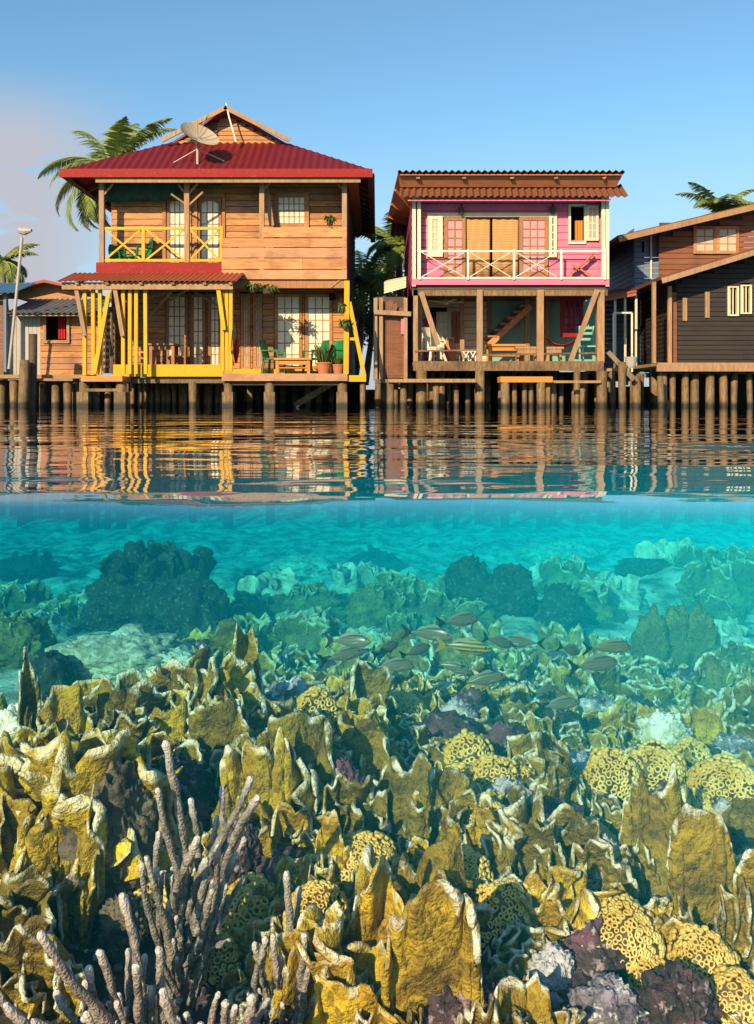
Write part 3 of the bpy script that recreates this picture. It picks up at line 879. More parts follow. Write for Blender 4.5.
def potted(name, c, r, h, label, leaves=34, lh=0.42, group=None, mat='leaf'):
    o = empty(name, c, 0, label, 'plant', group)
    prof = [(0.70, 0), (0.86, .45), (1.0, .86), (1.1, .87), (1.1, 1), (0.95, 1), (0.9, .9), (0.05, .88)]
    rows = [[(math.cos(2 * PI * k / 16) * r * a, math.sin(2 * PI * k / 16) * r * a, z * h) for k in range(16)] for a, z in prof]
    b = MB(); b.sheet(rows, .4, closed=True); b.build('pot', M['clay'], o, world=False)
    b = MB()
    for k in range(leaves):
        a = random.uniform(0, 2 * PI); ln = lh * random.uniform(.6, 1.1); sp_ = random.uniform(.15, .75)
        d = Vector((math.cos(a) * sp_, math.sin(a) * sp_, 1)).normalized(); s_ = Vector((-math.sin(a), math.cos(a), 0)) * random.uniform(.015, .035)
        p0 = Vector((math.cos(a) * r * .4, math.sin(a) * r * .4, h * .88)); p1 = p0 + d * ln * .6; p2 = p0 + d * ln + Vector((0, 0, -ln * .12 * sp_ * 2))
        b.add([p0 - s_ * .4, p0 + s_ * .4, p1 + s_, p1 - s_, p2], [(0, 1, 2, 3), (3, 2, 4)])
    b.build('leaves', M[mat], o, world=False)
    return o
potted('potted_plant', (X(324, 23.15), 23.15, zd - 0.055), 0.20, 0.29, 'terracotta pot with long grassy leaves on the deck edge, the wider pot of the pair', 60, 0.62, 'potted plants on the deck')
potted('potted_plant', (X(338.5, 23.2), 23.2, zd - 0.055), 0.16, 0.24, 'smaller terracotta pot with short leaves beside the yellow corner post', 40, 0.40, 'potted plants on the deck')
def hanging(c, label, r=.22, group='hanging plants of the red roofed house', top=.5):
    o = empty('hanging_plant', c, 0, label, 'plant', group)
    b = MB(); b.tube([(0, 0, -.1), (0, 0, .02)], [r * .45, r * .6], 10); b.build('basket', M['darkwood'], o, world=False)
    b = MB(); b.tube([(0, 0, .02), (0, 0, top)], .006, 4); b.build('cord', M['darkwood'], o, world=False)
    b = MB()
    for k in range(70):
        a = random.uniform(0, 2 * PI); s_ = r * random.uniform(.5, 1.6); z = random.uniform(-.12, .16)
        p = Vector((math.cos(a) * s_ * .4, math.sin(a) * s_ * .4, .03)); q = Vector((math.cos(a) * s_, math.sin(a) * s_, z)); n_ = Vector((-math.sin(a), math.cos(a), .3)) * .03
        m_ = (p + q) / 2 + Vector((0, 0, .06))
        b.add([p, m_ - n_, q, m_ + n_], [(0, 1, 2, 3)])
    b.build('leaves', M['leaf'], o, world=False)
hanging(at(268, 290, 23.4), 'dark spider plant hanging below the parapet beside the wide doors', .28, top=.12)
hanging(at(252, 289, 23.6), 'dark bushy plant hanging in the shade over the dim doors', .24, top=.1)
hanging(at(345, 325, 22.8), 'small green plant tied to the yellow corner post, at chair height', .12, top=.3)
hanging(at(341, 309, 22.9), 'small green plant tied to the yellow corner post, above the other one', .11, top=.3)
hanging(at(330, 222, 23.9), 'reddish twiggy plant standing on the upper plank parapet', .16, top=.02)
b = MB()
pts = [at(237, 340, 23.2), at(236, 352, 23.15), at(236, 363, 23.2)]
b.tube(pts, [.05, .09, .03], 8); b.tube([at(237.3, 322, 23.2), pts[0]], .02, 6)
tag(b.build('folded_umbrella', M['red']), 'furled dark red umbrella leaning on the inner yellow post', 'umbrella')
b = MB()
for k in range(20): b.add([], [])
b.tube([at(234, 366, 23.0), at(231, 350, 22.75), at(232.5, 330, 22.7), at(235, 326, 22.7), at(235.5, 340, 22.75)], .014, 6)
tag(b.build('garden_hose', M['tarp']), 'dark hose hanging in a loop from the yellow posts', 'hose')
b = MB(); c = at(332, 297, 25.0); b.box(c.x - .07, c.x + .07, c.y - .12, c.y, c.z - .09, c.z + .09); b = b.build('wall_lamp', M['black'])
MB().tube([c + Vector((0, -.06, .09)), c + Vector((0, -.06, .16))], .02, 6).build('bracket', M['greymetal'], b)
tag(b, 'black box lamp on the wall beside the porch corner', 'lamp')
# ================================================================== THE PINK HOUSE
B = 24.0
H2 = empty('stilt_house', (X(510, B), B + 3, 1.0), 0, 'pink two storey house on stilts with white balcony rail and open ground floor', 'house', 'stilt houses along the water')
px0, px1 = X(412.5, B), X(608, B)
pz2 = Z(282, B); pzt = Z(196, B)
pwy = B + 0.25
def clap_pink(mb, x0, x1, z0, z1, Y, ops=()): return clapboard(mb, x0, x1, z0, z1, Y, ops, 0.20, 0.02)
dopen = (X(444, pwy), X(549, pwy), pz2 + .03, Z(217, pwy))
wop = (X(570.5, pwy), X(584, pwy), Z(242, pwy), Z(206.5, pwy))
b = MB(); clap_pink(b, px0 + .03, px1 - .03, pz2, pzt + .25, pwy, [dopen, wop]); b.build('wall', M['pink'], H2)
b = MB(); side_boards(b, B + .02, B + 6.5, pz2 - .1, pzt + .3, px1, 1, .2); b.build('wall', M['pinkdk'], H2)  # side wall with its shade put into the darker pink
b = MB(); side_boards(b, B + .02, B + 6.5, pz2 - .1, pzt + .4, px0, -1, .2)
b.build('wall', M['pinkdk'], H2)['label'] = 'pink side boards of the house, with shade put into their colour'
b = MB(); b.box(px0, px1, B + 6.4, B + 6.5, .9, pzt + .3); b.build('back_wall', M['darkwood'], H2)
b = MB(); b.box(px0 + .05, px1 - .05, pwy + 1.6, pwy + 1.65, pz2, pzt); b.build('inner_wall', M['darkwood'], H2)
b = MB(); b.box(px0 - .01, px1 + .01, B + .05, B + 6.5, pz2 - .2, pz2 - .01); b.build('upper_floor', M['darkwood'], H2)
b = MB(); b.box(px0 + .05, px1 - .05, B + .0, B + 6.3, pzt + .26, pzt + .3); b.build('ceiling', M['soffit'], H2)
b = MB(); b.box(px0 - .02, px1 + .02, B - .06, B + .045, Z(285, B), Z(279.2, B)); b.build('balcony_fascia', M['pink'], H2)
# white corner trim
for px in (414, 419, 603, 607):
    b = MB(); b.box(X(px, B) - .045, X(px, B) + .045, B - .05, B + .04, pz2 - .12 if px in (414, 607) else pz2, pzt + .1); b.build('corner_trim', M['cream'], H2)
# roof: a high shed sheet seen from below and a lower corrugated skirt
zr0 = Z(171, B - .65)
b = MB()
corrugated(b, X(398, B - .65), X(625, B - .65), lambda x: (x, B - .66, zr0), lambda x: (x + (.0 if x > 3 else -.10), B + 6.6, zr0 - .36), 0.17, 0.028, per=8)
rf = b.build('roof', M['clayroof'], H2)
b = MB(); b.box(X(400, B - .6), X(622, B - .6), B - .58, B + 6.5, zr0 - .095, zr0 - .06); b.build('soffit', M['soffit'], rf)
b = MB(); y0 = B - .50
b.add([(X(399, y0), y0, zr0 - .10), (X(622, y0), y0, zr0 - .10), (X(616, B - .28), B - .28, Z(187, B - .28)), (X(400, B - .28), B - .28, Z(187, B - .28)),
       (X(399, y0), y0 + .05, zr0 - .10), (X(622, y0), y0 + .05, zr0 - .10), (X(616, B - .28), B - .2, Z(187, B - .28)), (X(400, B - .28), B - .2, Z(187, B - .28))],
      [(3, 2, 1, 0), (4, 5, 6, 7), (0, 1, 5, 4), (1, 2, 6, 5), (2, 3, 7, 6), (3, 0, 4, 7)])
b.build('fascia', M['soffit'], rf)
b = MB()
for px in (418, 464, 512, 556, 604):
    b.bar(at(px, 177, B - .52), at(px, 186, B - .05), .09, .1)
b.build('bracket', M['doorwood'], rf)
ysk0, ysk1 = B - .12, B - .46
b = MB(); corrugated(b, X(399, ysk1), X(628, ysk1), lambda x: (x, ysk1, Z(196.5, ysk1)), lambda x: (x - .1 * (x > 5.5) + .05 * (x < 1.2), ysk0, Z(184.5, ysk0)), 0.17, 0.03, per=8)
sk = b.build('roof_skirt', M['clayroof'], H2)
b = MB(); b.box(X(408, ysk1), X(612, ysk1), ysk1 + .12, ysk1 + .16, Z(199.8, ysk1), Z(197.9, ysk1)); b.build('fascia', M['pink'], sk)
# left soffit under the side eave
v = [at(398, 172, B - .6), at(387, 219, B + 4.5), at(406, 224, B + 4.5), at(413, 196, B)]
v2 = [p + Vector((0, 0, -.06)) for p in v]
b = MB(); b.add(v + v2, [(0, 1, 2, 3), (7, 6, 5, 4), (0, 4, 5, 1), (1, 5, 6, 2), (2, 6, 7, 3), (3, 7, 4, 0)]); ls = b.build('side_eave', M['soffit'], H2)
for t in (.25, .55, .85):
    b = MB(); p = v[0].lerp(v[1], t); q = v[3].lerp(v[2], t); b.bar(p + Vector((0, 0, -.12)), q + Vector((0, 0, -.12)), .07, .12); b.build('rafter', M['doorwood'], ls)
# window, door leaves and blinds on the upper floor
glazed('window', H2, X(427.5, pwy), X(442.5, pwy), Z(257, pwy), Z(214.5, pwy), pwy + .01, 2, 5, M['cream'], M['palepane'], .13, .03, .07)
glazed('door', H2, X(444, pwy), X(465.5, pwy), pz2 + .03, Z(217, pwy), pwy + .04, 2, 6, M['doorwood'], M['pinkpane'], .10, .035, .07, rail_bottom=.25)
glazed('door', H2, X(519, pwy), X(548, pwy), pz2 + .03, Z(217, pwy), pwy + .02, 3, 6, M['doorwood'], M['pinkpane'], .10, .03, .07, rail_bottom=.28)
glazed('window', H2, X(548.5, pwy), X(556.5, pwy), Z(258, pwy), Z(214.5, pwy), pwy + .01, 1, 5, M['cream'], M['darkpane'], .09, .03, .07)
for (a, c) in ((466, 490), (492.5, 518.5)):
    rows = [[at(a + (c - a) * j / 14, py, pwy + .06 + .012 * math.sin(j * 1.3 + py)) for j in range(15)] for py in (217, 230, 245, 258, 277.5)]
    MB().sheet(rows, .4, thick=(0, .012, 0)).build('blind', M['blind'], H2, smooth=True)
b = MB(); b.box(X(427, pwy), X(557, pwy), pwy - .05, pwy - .005, Z(217, pwy) + .002, Z(214, pwy) + .02); b.build('door_lintel', M['cream'], H2)
b = MB(); b.box(X(464, pwy), X(521, pwy), pwy + .3, pwy + .33, pz2, Z(217, pwy)); b.build('room_backing', M['darkwood'], H2)
fw = MB(); t = .06
x0, x1, z0, z1 = wop
fw.box(x0 - t, x0, pwy - .05, pwy + .06, z0 - t, z1 + t); fw.box(x1, x1 + t * .8, pwy - .05, pwy + .06, z0 - t, z1 + t)
fw.box(x0, x1, pwy - .047, pwy + .06, z1, z1 + t); fw.box(x0, x1, pwy - .047, pwy + .06, z0 - t, z0)
fw = fw.build('window', M['cream'], H2); fw['label'] = 'open casement with its white shutter folded back'
b = MB(); b.sheet([[(x0 + .14 + .2 * j / 9, pwy + .10 + .02 * math.sin(j * 2), z) for j in range(10)] for z in (z0, z0 + .35, z0 + .6)], .5, thick=(0, .01, 0)); b.build('curtain', M['orange'], fw)
glazed('shutter', H2, X(586, pwy), X(598, pwy), Z(241, pwy), Z(206, pwy), pwy - .03, 2, 4, M['cream'], M['pinkpane'], .07, .03, .04)
# balcony rail
zt2, zb2 = Z(251.5, B), Z(278.2, B)
rl = MB(); rl.box(X(415, B) + .05, X(607, B) - .05, B - .075, B - .055, zt2 - .022, zt2 + .022); rl.box(X(415, B) + .05, X(607, B) - .05, B - .075, B - .055, zb2 - .022, zb2 + .022)
rl = rl.build('railing', M['white'], H2)
for px in (419.5, 467.5, 513.5, 560.5, 604):
    MB().box(X(px, B) - .027, X(px, B) + .027, B - .11, B - .078, zb2 - .05, zt2 + .04).build('baluster', M['white'], rl)
for (a, c) in ((421, 466), (469, 512), (515, 558)):
    for k, (za, zc) in enumerate(((zt2, zb2), (zb2, zt2))):
        MB().bar((X(a, B), B - .066 + .022 * k, za - .02 * (1 if za > zc else -1)), (X(c, B), B - .066 + .022 * k, zc), .02, .018).build('cross_brace', M['white'] if k else M['cream'], rl)
def lantern(c, label):
    o = empty('wall_lantern', c, 0, label, 'lamp', 'lanterns on the pink wall')
    b = MB(); b.tube([(0, 0, -.14), (0, 0, -.10), (0, 0, .05), (0, 0, .09)], [.03, .06, .085, .03], 8); b.build('lamp_body', M['darkwood'], o, world=False)
    b = MB(); b.tube([(0, 0, .09), (0, .02, .16), (0, .12, .16)], .015, 6); b.build('bracket', M['black'], o, world=False)
lantern(at(461.5, 210, pwy - .12), 'dark wall lantern on the pink wall above the half glazed door beside the cream window')
lantern(at(553, 209, pwy - .12), 'dark wall lantern on the pink wall nearest the open white casement')
dk = empty('deck_chair', at(580, 277, B + .06), 0, 'pinkish folding deck chair on the pink balcony below the open window', 'chair')
b = MB(); b.bar(at(569, 276, B + .04), at(594, 254, B + .04), .05, .04); b.bar(at(593, 277, B + .09), at(572, 264, B + .09), .05, .04); b.build('frame', M['clay'], dk)
b = MB(); b.sheet([[at(570, 271, B + .02), at(577, 270, B + .02), at(586, 263, B + .02), at(594, 254, B + .02)], [at(570, 271, B + .18), at(577, 270, B + .18), at(586, 263, B + .18), at(594, 254, B + .18)]], .4, thick=(0, 0, .02)); b.build('sling', M['pinkdk'], dk)
# ground floor
gd0 = Z(362, B)
b = MB()
for k in range(14): b.box(X(413, B), X(601, B), B - .1 + k * .3, B + .19 + k * .3, gd0 - .09, gd0 - .0)
b.build('deck', M['plank'], H2)
b = MB(); b.box(X(413, B), X(602, B), B - .18, B - .105, Z(371, B), gd0 + .015); b.build('deck_fascia', M['pile'], H2)
for k, (px, y, w_) in enumerate(((415.5, B + .1, .12), (420, B + .35, .10), (479.5, B + .05, .15), (540, B + .05, .17), (600, B + .05, .19), (414, B + 2.5, .12), (462, B + 2, .12), (527, B + 2.2, .14), (547, B + 2.5, .12))):
    MB().box(X(px, y) - w_ / 2, X(px, y) + w_ / 2, y - w_ / 2, y + w_ / 2, gd0, pz2 - .21).build('post', M['post'], H2)
for (p, q) in (((421, 292), (438, 345)), ((597, 290), (568, 368))):
    MB().bar(at(*p, B - .12), at(*q, B - .12), .13, .06).build('brace', M['post'], H2)
b = MB(); b.box(px0, px1, B + .04, B + .18, pz2 - .36, pz2 - .21); b.build('beam', M['pile'], H2)
gw = B + 2.7
b = MB(); clapboard(b, X(413, gw), X(489, gw), gd0, pz2 - .2, gw, [(X(430, gw), X(447, gw), gd0, Z(308, gw))], .2, .02); b.build('wall', M['cream'], H2)
b = MB(); b.box(X(424, gw), X(435, gw), gw - .05, gw - .01, gd0 + .2, Z(318, gw)); b.build('shutter', M['pinkdk'], H2)
glazed('door', H2, X(436, gw), X(451, gw), gd0, Z(312, gw), gw - .01, 2, 3, M['cream'], M['pane'], .1, .03, .06, rail_bottom=.9)
glazed('shutter', H2, X(452, gw), X(460, gw), Z(343, gw), Z(312, gw), gw - .02, 1, 3, M['doorwood'], M['pinkdk'], .1, .05, .05)
b = MB(); b.box(X(489, gw), X(602, gw), gw + .02, gw + .1, gd0, pz2 - .2); b.build('wall', M['teal'], H2)
b = MB(); b.box(X(545, gw), X(549, gw), gw - .1, gw, gd0, pz2 - .2); b.build('wall_post', M['doorwood'], H2)
b = MB(); b.box(X(487, gw), X(491, gw), gw - .06, gw + .01, gd0, pz2 - .2); b.build('wall_post', M['doorwood'], H2)
ww = B + 1.7
glazed('window', H2, X(560, ww), X(583, ww), Z(337, ww), Z(297, ww), ww, 3, 4, M['redpaint'], M['bluepane'], .12, .07, .06)['label'] = 'red framed partition window with blue panes'
sy = B + 1.8
stc = MB().bar(at(489, 345, sy), at(531, 306, sy), .17, .06).build('staircase', M['plank'], H2)
MB().bar(at(489, 345, sy + .8), at(531, 306, sy + .8), .17, .06).build('stringer', M['plank'], stc)
for k in range(6):
    c = at(492 + k * 6.4, 336.5 - k * 6.1, sy)
    MB().box(c.x - .13, c.x + .13, sy - .05, sy + .85, c.z - .02, c.z + .03).build('tread', M['doorwood'], stc)
b = MB(); b.bar(at(415, 351, B + .02), at(478, 350, B + .02), .04, .03); b.bar(at(482, 355, B + .0), at(598, 353, B + .0), .05, .03)
lr = b.build('low_rail', M['pile'], H2)
# dock in front and piles
b = MB()
for k in range(5): b.box(X(388, 23), X(475, 23), 22.85 + k * .2, 23.04 + k * .2, Z(382.5, 23), Z(379, 23))
lw = b.build('jetty', M['post'], H2)
jt = MB()
for k in range(3): jt.box(X(500, 22.6), X(552, 22.6), 22.5 + k * .2, 22.69 + k * .2, Z(382.3, 22.5), Z(376.5, 22.5))
jt = jt.build('landing', M['orange'], H2)
b = MB(); b.box(X(553, 23), X(601, 23), 23.0, 23.1, Z(383, 23), Z(380.5, 23)); b.build('beam', M['post'], H2)
for (px, y, w_, py) in ((390, 23, .10, 383), (403, 23.2, .09, 383), (436, 23.1, .08, 383), (456, 23.0, .07, 390), (505, 22.6, .11, 382), (541, 22.6, .11, 382), (553, 23.1, .07, 383), (602, 23.2, .14, 371), (421, 23.4, .13, 371), (480, 23.4, .13, 371), (577, 23.6, .09, 371)):
    pile('pile', H2, X(px, y), y, Z(py, y), w_)
for k in range(24):
    px = 410 + k * 8.1 + random.uniform(-2, 2)
    pile('pile', H2, X(px, 25), 25 + random.uniform(-.4, .6), Z(372, 25), random.uniform(.06, .10))
b = MB(); b.box(X(405, 29), X(604, 29), 29, 29.1, -1, gd0 - .1); b.build('dark_backing', M['black'], H2)  # black sheet painted in as the darkness below the deck
# furniture on the pink house's deck
ac = empty('wicker_armchair', (X(432, B + .9), B + .9, gd0), R(35), 'white wicker armchair with rounded back on the deck of the pink house', 'armchair')
b = MB()
rows = []
for i in range(8):
    z = .40 + .62 * i / 7
    rr = .36 - .08 * (i / 7) ** 2
    n_ = 15; a0, a1 = -.25 * PI + (.18 * PI * i / 7), 1.25 * PI - (.18 * PI * i / 7)
    cut = .28 if i > 3 else 0
    rows.append([(math.cos(a0 + (a1 - a0) * j / n_) * rr, math.sin(a0 + (a1 - a0) * j / n_) * rr * .9, min(z, .62 + .5 * max(0, math.sin(a0 + (a1 - a0) * j / n_)) ** .7)) for j in range(n_ + 1)])
b.sheet(rows, .5); b.build('backrest', M['wicker'], ac, smooth=True, world=False)
b = MB(); b.tube([(0, 0, .34), (0, 0, .42), (0, 0, .45)], [.33, .35, .30], 16); b.build('seat', M['wicker'], ac, world=False)
for x in (-1, 1):
    for y in (-1, 1): MB().bar((x * .2, y * .2, .34), (x * .3, y * .28, 0), .05).build('leg', M['white'], ac, world=False)
MB().tube([(.12 * math.cos(t) * .9, .12 * math.sin(t), .2) for t in np.linspace(0, 2 * PI, 14)], .012, 5).build('stretcher', M['white'], ac, world=False)
table('work_table', (X(505, B + .9), B + .9, gd0), 1.05, .6, .52, M['orange'], 'orange red wooden table with a shelf under the open stairs', None, .06, True)
def bench(c, L, label):
    o = empty('bench', c, 0, label, 'bench', 'benches on the pink house deck')
    b = MB(); b.box(-L / 2, L / 2, -.17, .17, .36, .42); b.build('seat', M['post'], o, world=False)
    b = MB(); b.box(-L / 2 + .06, L / 2 - .06, -.15, -.12, .24, .357); b.build('apron', M['post'], o, world=False)
    for x in (-1, 1): MB().bar((x * (L / 2 - .12), 0, .359), (x * (L / 2 - .05), 0, 0), .06, .28).build('leg', M['post'], o, world=False)
bench((X(526, B + .3), B + .3, gd0), .62, 'small wooden bench before the orange table, beside the middle post')
bench((X(552, B + .35), B + .35, gd0), .58, 'small wooden bench in front of the red hammock')
hm = empty('hammock', at(562, 345, B + 1.2), 0, 'red hammock slung sagging between posts below the blue paned window', 'hammock')
rows = []
for i in range(7):
    s_ = (i / 6 - .5)
    r = []
    for j in range(17):
        t = j / 16; px = 544 + 36 * t
        sag = 11 * (1 - (2 * t - 1) ** 2)
        wd = math.sin(PI * t) ** .6
        r.append(at(px, 337 + sag - 4 * abs(s_) * wd * 1.5, B + 1.0 + s_ * .8 * wd))
    rows.append(r)
b = MB(); b.sheet(rows, .3, thick=(0, 0, .012)); b.build('cloth', M['red'], hm, smooth=True)
b = MB(); b.tube([at(544, 337, B + 1), at(540.5, 330, B + .6)], .012, 5); b.build('rope', M['cream'], hm); b = MB(); b.tube([at(580, 337, B + 1), at(589, 325, B + .8)], .012, 5); b.build('rope', M['cream'], hm)
wooden_chair((X(588, B + .5), B + .5, gd0), R(0), M['teal'], 'pale green ladder back chair by the leaning brace', None)
# rocking horse-like white metal stool rack
sr = empty('metal_rack', at(472, 361, B + .4), 0, 'small white wire rack with crossed legs on the deck, by the post', 'rack')
b = MB()
for (p, q) in (((463, 361), (469, 351)), ((469, 361), (463, 351)), ((470, 361), (476, 351)), ((476, 361), (470, 351))): b.tube([at(*p, B + .4), at(*q, B + .4)], .02, 5)
b.build('leg', M['white'], sr); b = MB(); b.tube([at(462, 351, B + .4), at(477, 351, B + .4)], .025, 5); b.build('top_rail', M['white'], sr)
gc = empty('gas_bottle', at(450, 362, B + 1.6), 0, 'reddish gas bottle standing by the cream door of the pink house', 'gas bottle')
b = MB(); b.tube([(0, 0, 0), (0, 0, .05), (0, 0, .48), (0, 0, .6), (0, 0, .64)], [.13, .17, .17, .08, .04], 12); b.build('body', M['clay'], gc, smooth=True, world=False)
b = MB(); b.tube([(.09 * math.cos(t), .09 * math.sin(t), .68) for t in np.linspace(0, 2 * PI, 10)], .014, 5); b.tube([(.09, 0, .58), (.09, 0, .68)], .012, 5); b.tube([(-.09, 0, .58), (-.09, 0, .68)], .012, 5); b.build('collar', M['greymetal'], gc, world=False)
fan = empty('ceiling_fan', at(446, 302, B + 1.4), 0, 'pale ceiling fan under the balcony of the pink house', 'fan')
b = MB(); b.tube([(0, 0, -.08), (0, 0, -.04), (0, 0, .05), (0, 0, .08)], [.04, .1, .1, .03], 10); b.tube([(0, 0, .08), (0, 0, .32)], .02, 6); b.build('motor', M['cream'], fan, world=False)
for k in range(4):
    a = PI / 2 * k + .4
    MB().bar((math.cos(a) * .1, math.sin(a) * .1, 0), (math.cos(a) * .55, math.sin(a) * .55, .01), .02, .12).build('blade', M['cream'], fan, world=False)

# fenced annex on the left of the pink house
AN = empty('board_shed', at(392, 378, 24.6), 0, 'small brown plank lean-to shed with a pale tin roof against the pink house', 'shed')
b = MB()
for k in range(15):
    px = 376.5 + k * 2.05
    if 386 < px < 402 and False: continue
    top = 302 + random.uniform(-4, 4) + (8 if k > 9 else 0)
    y = 24.3 + random.uniform(0, .03)
    b.box(X(px, y), X(px + 1.85, y), y, y + .03, Z(378, y), Z(top, y))
b.build('plank_wall', M['brownclap'], AN)
for px in (375.5, 381, 405.5): MB().bar(at(px, 380, 24.2), at(px, 298, 24.2), .10, .09).build('post', M['post'], AN)
MB().bar(at(374, 312, 24.1), at(411, 314, 24.1), .12, .05).build('rail', M['post'], AN)
b = MB(); b.box(X(401, 24.27), X(406.5, 24.27), 24.22, 24.27, Z(334, 24.2), Z(319, 24.2)); b.build('board', M['pink'], AN)
b = MB()
for k in range(4):
    y = 24.4 + k * .4; b.add([at(384, 292 - k * 3.0, y), at(406, 286 - k * 2.6, y), at(406.5, 284.5 - k * 2.7, y + .55), at(385, 289.5 - k * 3, y + .55), at(384, 293.5 - k * 3.0, y), at(406, 287.5 - k * 2.6, y), at(406.5, 286 - k * 2.7, y + .55), at(385, 291 - k * 3, y + .55)],
      [(0, 1, 2, 3), (7, 6, 5, 4), (4, 5, 1, 0), (5, 6, 2, 1), (6, 7, 3, 2), (7, 4, 0, 3)])
b.build('roof', M['cream'], AN)
b = MB(); b.box(X(376, 26), X(404, 26), 24.5, 28, .6, Z(303, 26)); b.build('inner_room', M['darkwood'], AN)
for (px, y) in ((378, 24.2), (384, 24.6), (395, 24.5)): pile('pile', AN, X(px, y), y, Z(380, y), .09)
MB().box(X(375, 24.2), X(408, 24.2), 24.1, 24.25, Z(383, 24.2), Z(379.2, 24.2)).build('beam', M['pile'], AN)

# ================================================================== BUILDINGS ON THE RIGHT
C_ = 24.5
H3 = empty('boat_house', at(715, 370, C_ + 3), 0, 'black board house on a piled deck, with pale open windows', 'house')
kx0 = X(677, C_); kx1 = X(850, C_)
kz = Z(364, C_)
rl0 = (X(652, C_), Z(280, C_)); rl1 = (X(760, C_), Z(247, C_))
slp = (rl1[1] - rl0[1]) / (rl1[0] - rl0[0])
rx_r = X(815, C_)
def roofz(x): return rl0[1] + slp * (x - rl0[0]) if x < rx_r else rl0[1] + slp * (rx_r - rl0[0]) - slp * (x - rx_r)
ops = [(X(728, C_), X(737.5, C_), Z(316, C_), Z(286.5, C_)), (X(741, C_), X(750.5, C_), Z(314, C_), Z(285, C_)), (X(705.5, C_), X(708.5, C_), Z(318, C_), Z(292, C_)), (X(683, C_), X(686, C_), Z(321, C_), Z(298, C_))]
def ktop(z):
    xl_ = rl0[0] + (z + .22 - rl0[1]) / slp
    return (max(kx0, xl_), min(kx1, 2 * rx_r - xl_)) if xl_ < rx_r else None
b = MB(); clapboard(b, kx0, kx1, kz, roofz(rx_r), C_, ops, .13, .022, ktop); b.build('wall', M['blackclap'], H3)
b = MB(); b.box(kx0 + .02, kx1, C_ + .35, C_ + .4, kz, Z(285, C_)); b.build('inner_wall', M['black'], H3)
sx = X(660, C_ + 2)
b = MB(); side_boards(b, C_ + .03, C_ + 6, kz, roofz(kx0) - .2, kx0, -1, .13); b.build('wall', M['blackclap'], H3)
for i, o in enumerate(ops):
    f = MB(); t = .035
    f.box(o[0] - .02, o[0] + t, C_ - .05, C_ + .06, o[2], o[3]); 
    if i < 2:
        f.box(o[1] - t, o[1] + .02, C_ - .05, C_ + .06, o[2], o[3]); f.box(o[0] + t, o[1] - t, C_ - .047, C_ + .05, o[3] - t, o[3]); f.box(o[0] + t, o[1] - t, C_ - .047, C_ + .05, o[2], o[2] + t)
        f.box((o[0] + o[1]) / 2 - .012, (o[0] + o[1]) / 2 + .012, C_ - .03, C_ + .03, o[2] + t, o[3] - t)
    else:
        f.box(o[1] - .03, o[1] + .02, C_ - .03, C_ + .06, o[2], o[3])
    f = f.build('window', M['cream'] if i < 2 else M['post'], H3)
    if i < 2:
        b = MB(); b.box(o[0] + t, o[0] + t + .045, C_ + .02, C_ + .04, o[2] + t, o[3] - t); b.build('pane', M['pane'], f)
b = MB()
n_ = 10
for s_, (xa, xb) in enumerate(((rl0[0], rx_r), (rx_r, 2 * rx_r - rl0[0]))):
    za, zb3 = roofz(xa), roofz(xb - (1e-6 if s_ == 0 else 0))
    b.add([(xa, C_ - .75, za), (xb, C_ - .75, zb3), (xb, C_ + 6.3, zb3), (xa, C_ + 6.3, za), (xa, C_ - .75, za - .09), (xb, C_ - .75, zb3 - .09), (xb, C_ + 6.3, zb3 - .09), (xa, C_ + 6.3, za - .09)],
          [(0, 1, 2, 3), (7, 6, 5, 4), (4, 5, 1, 0), (5, 6, 2, 1), (6, 7, 3, 2), (7, 4, 0, 3)])
rr = b.build('roof', M['clayroof'], H3)
b = MB(); b.bar((rl0[0] + .02, C_ - .79, rl0[1] - .13), (rx_r, C_ - .79, roofz(rx_r) - .13), .14, .05); b.build('bargeboard', M['post'], rr)
for k in range(12):
    b = MB(); x = rl0[0] + .3 + k * .36; b.bar((x, C_ - .72, roofz(x) - .15), (x, C_ + .3, roofz(x) - .15), .06, .1); b.build('rafter', M['darkwood'], rr)
# porch corner with the two light posts
MB().box(X(666, C_), X(669.5, C_), C_ - .2, C_ - .1, kz, Z(287, C_)).build('post', M['post'], H3)
MB().box(X(652, 23.9), X(655.5, 23.9), 23.85, 23.95, kz, Z(282, 23.9)).build('post', M['post'], H3)
b = MB(); b.box(X(671, C_), X(677, C_), C_ + .02, C_ + .08, kz, Z(292, C_)); b.build('door', M['brownclap'], H3)
b = MB()
for k in range(9): b.box(X(657, 23.3), X(880, 23.3), 23.2 + k * .3, 23.48 + k * .3, kz - .10, kz - .02)
b.build('deck', M['post'], H3)
b = MB(); b.box(X(656, 23.2), X(880, 23.2), 23.1, 23.19, Z(371.5, 23.2), Z(365, 23.2)); b.build('deck_fascia', M['post'], H3)
for k, px in enumerate((662, 672, 684, 696, 709, 722, 736, 750, 764, 779, 795, 812, 830)):
    pile('pile', H3, X(px, 23.5), 23.5 + random.uniform(-.1, .1), Z(371, 23.5), random.uniform(.075, .12), lean=random.uniform(-.14, .14))
pile('pile', H3, X(660, 22.9), 22.9, Z(376, 22.9), .08, lean=.15)
b = MB(); b.box(X(650, 28), X(900, 28), 28, 28.1, -1, kz - .11); b.build('dark_backing', M['black'], H3)  # black sheet added as the dark behind the piles

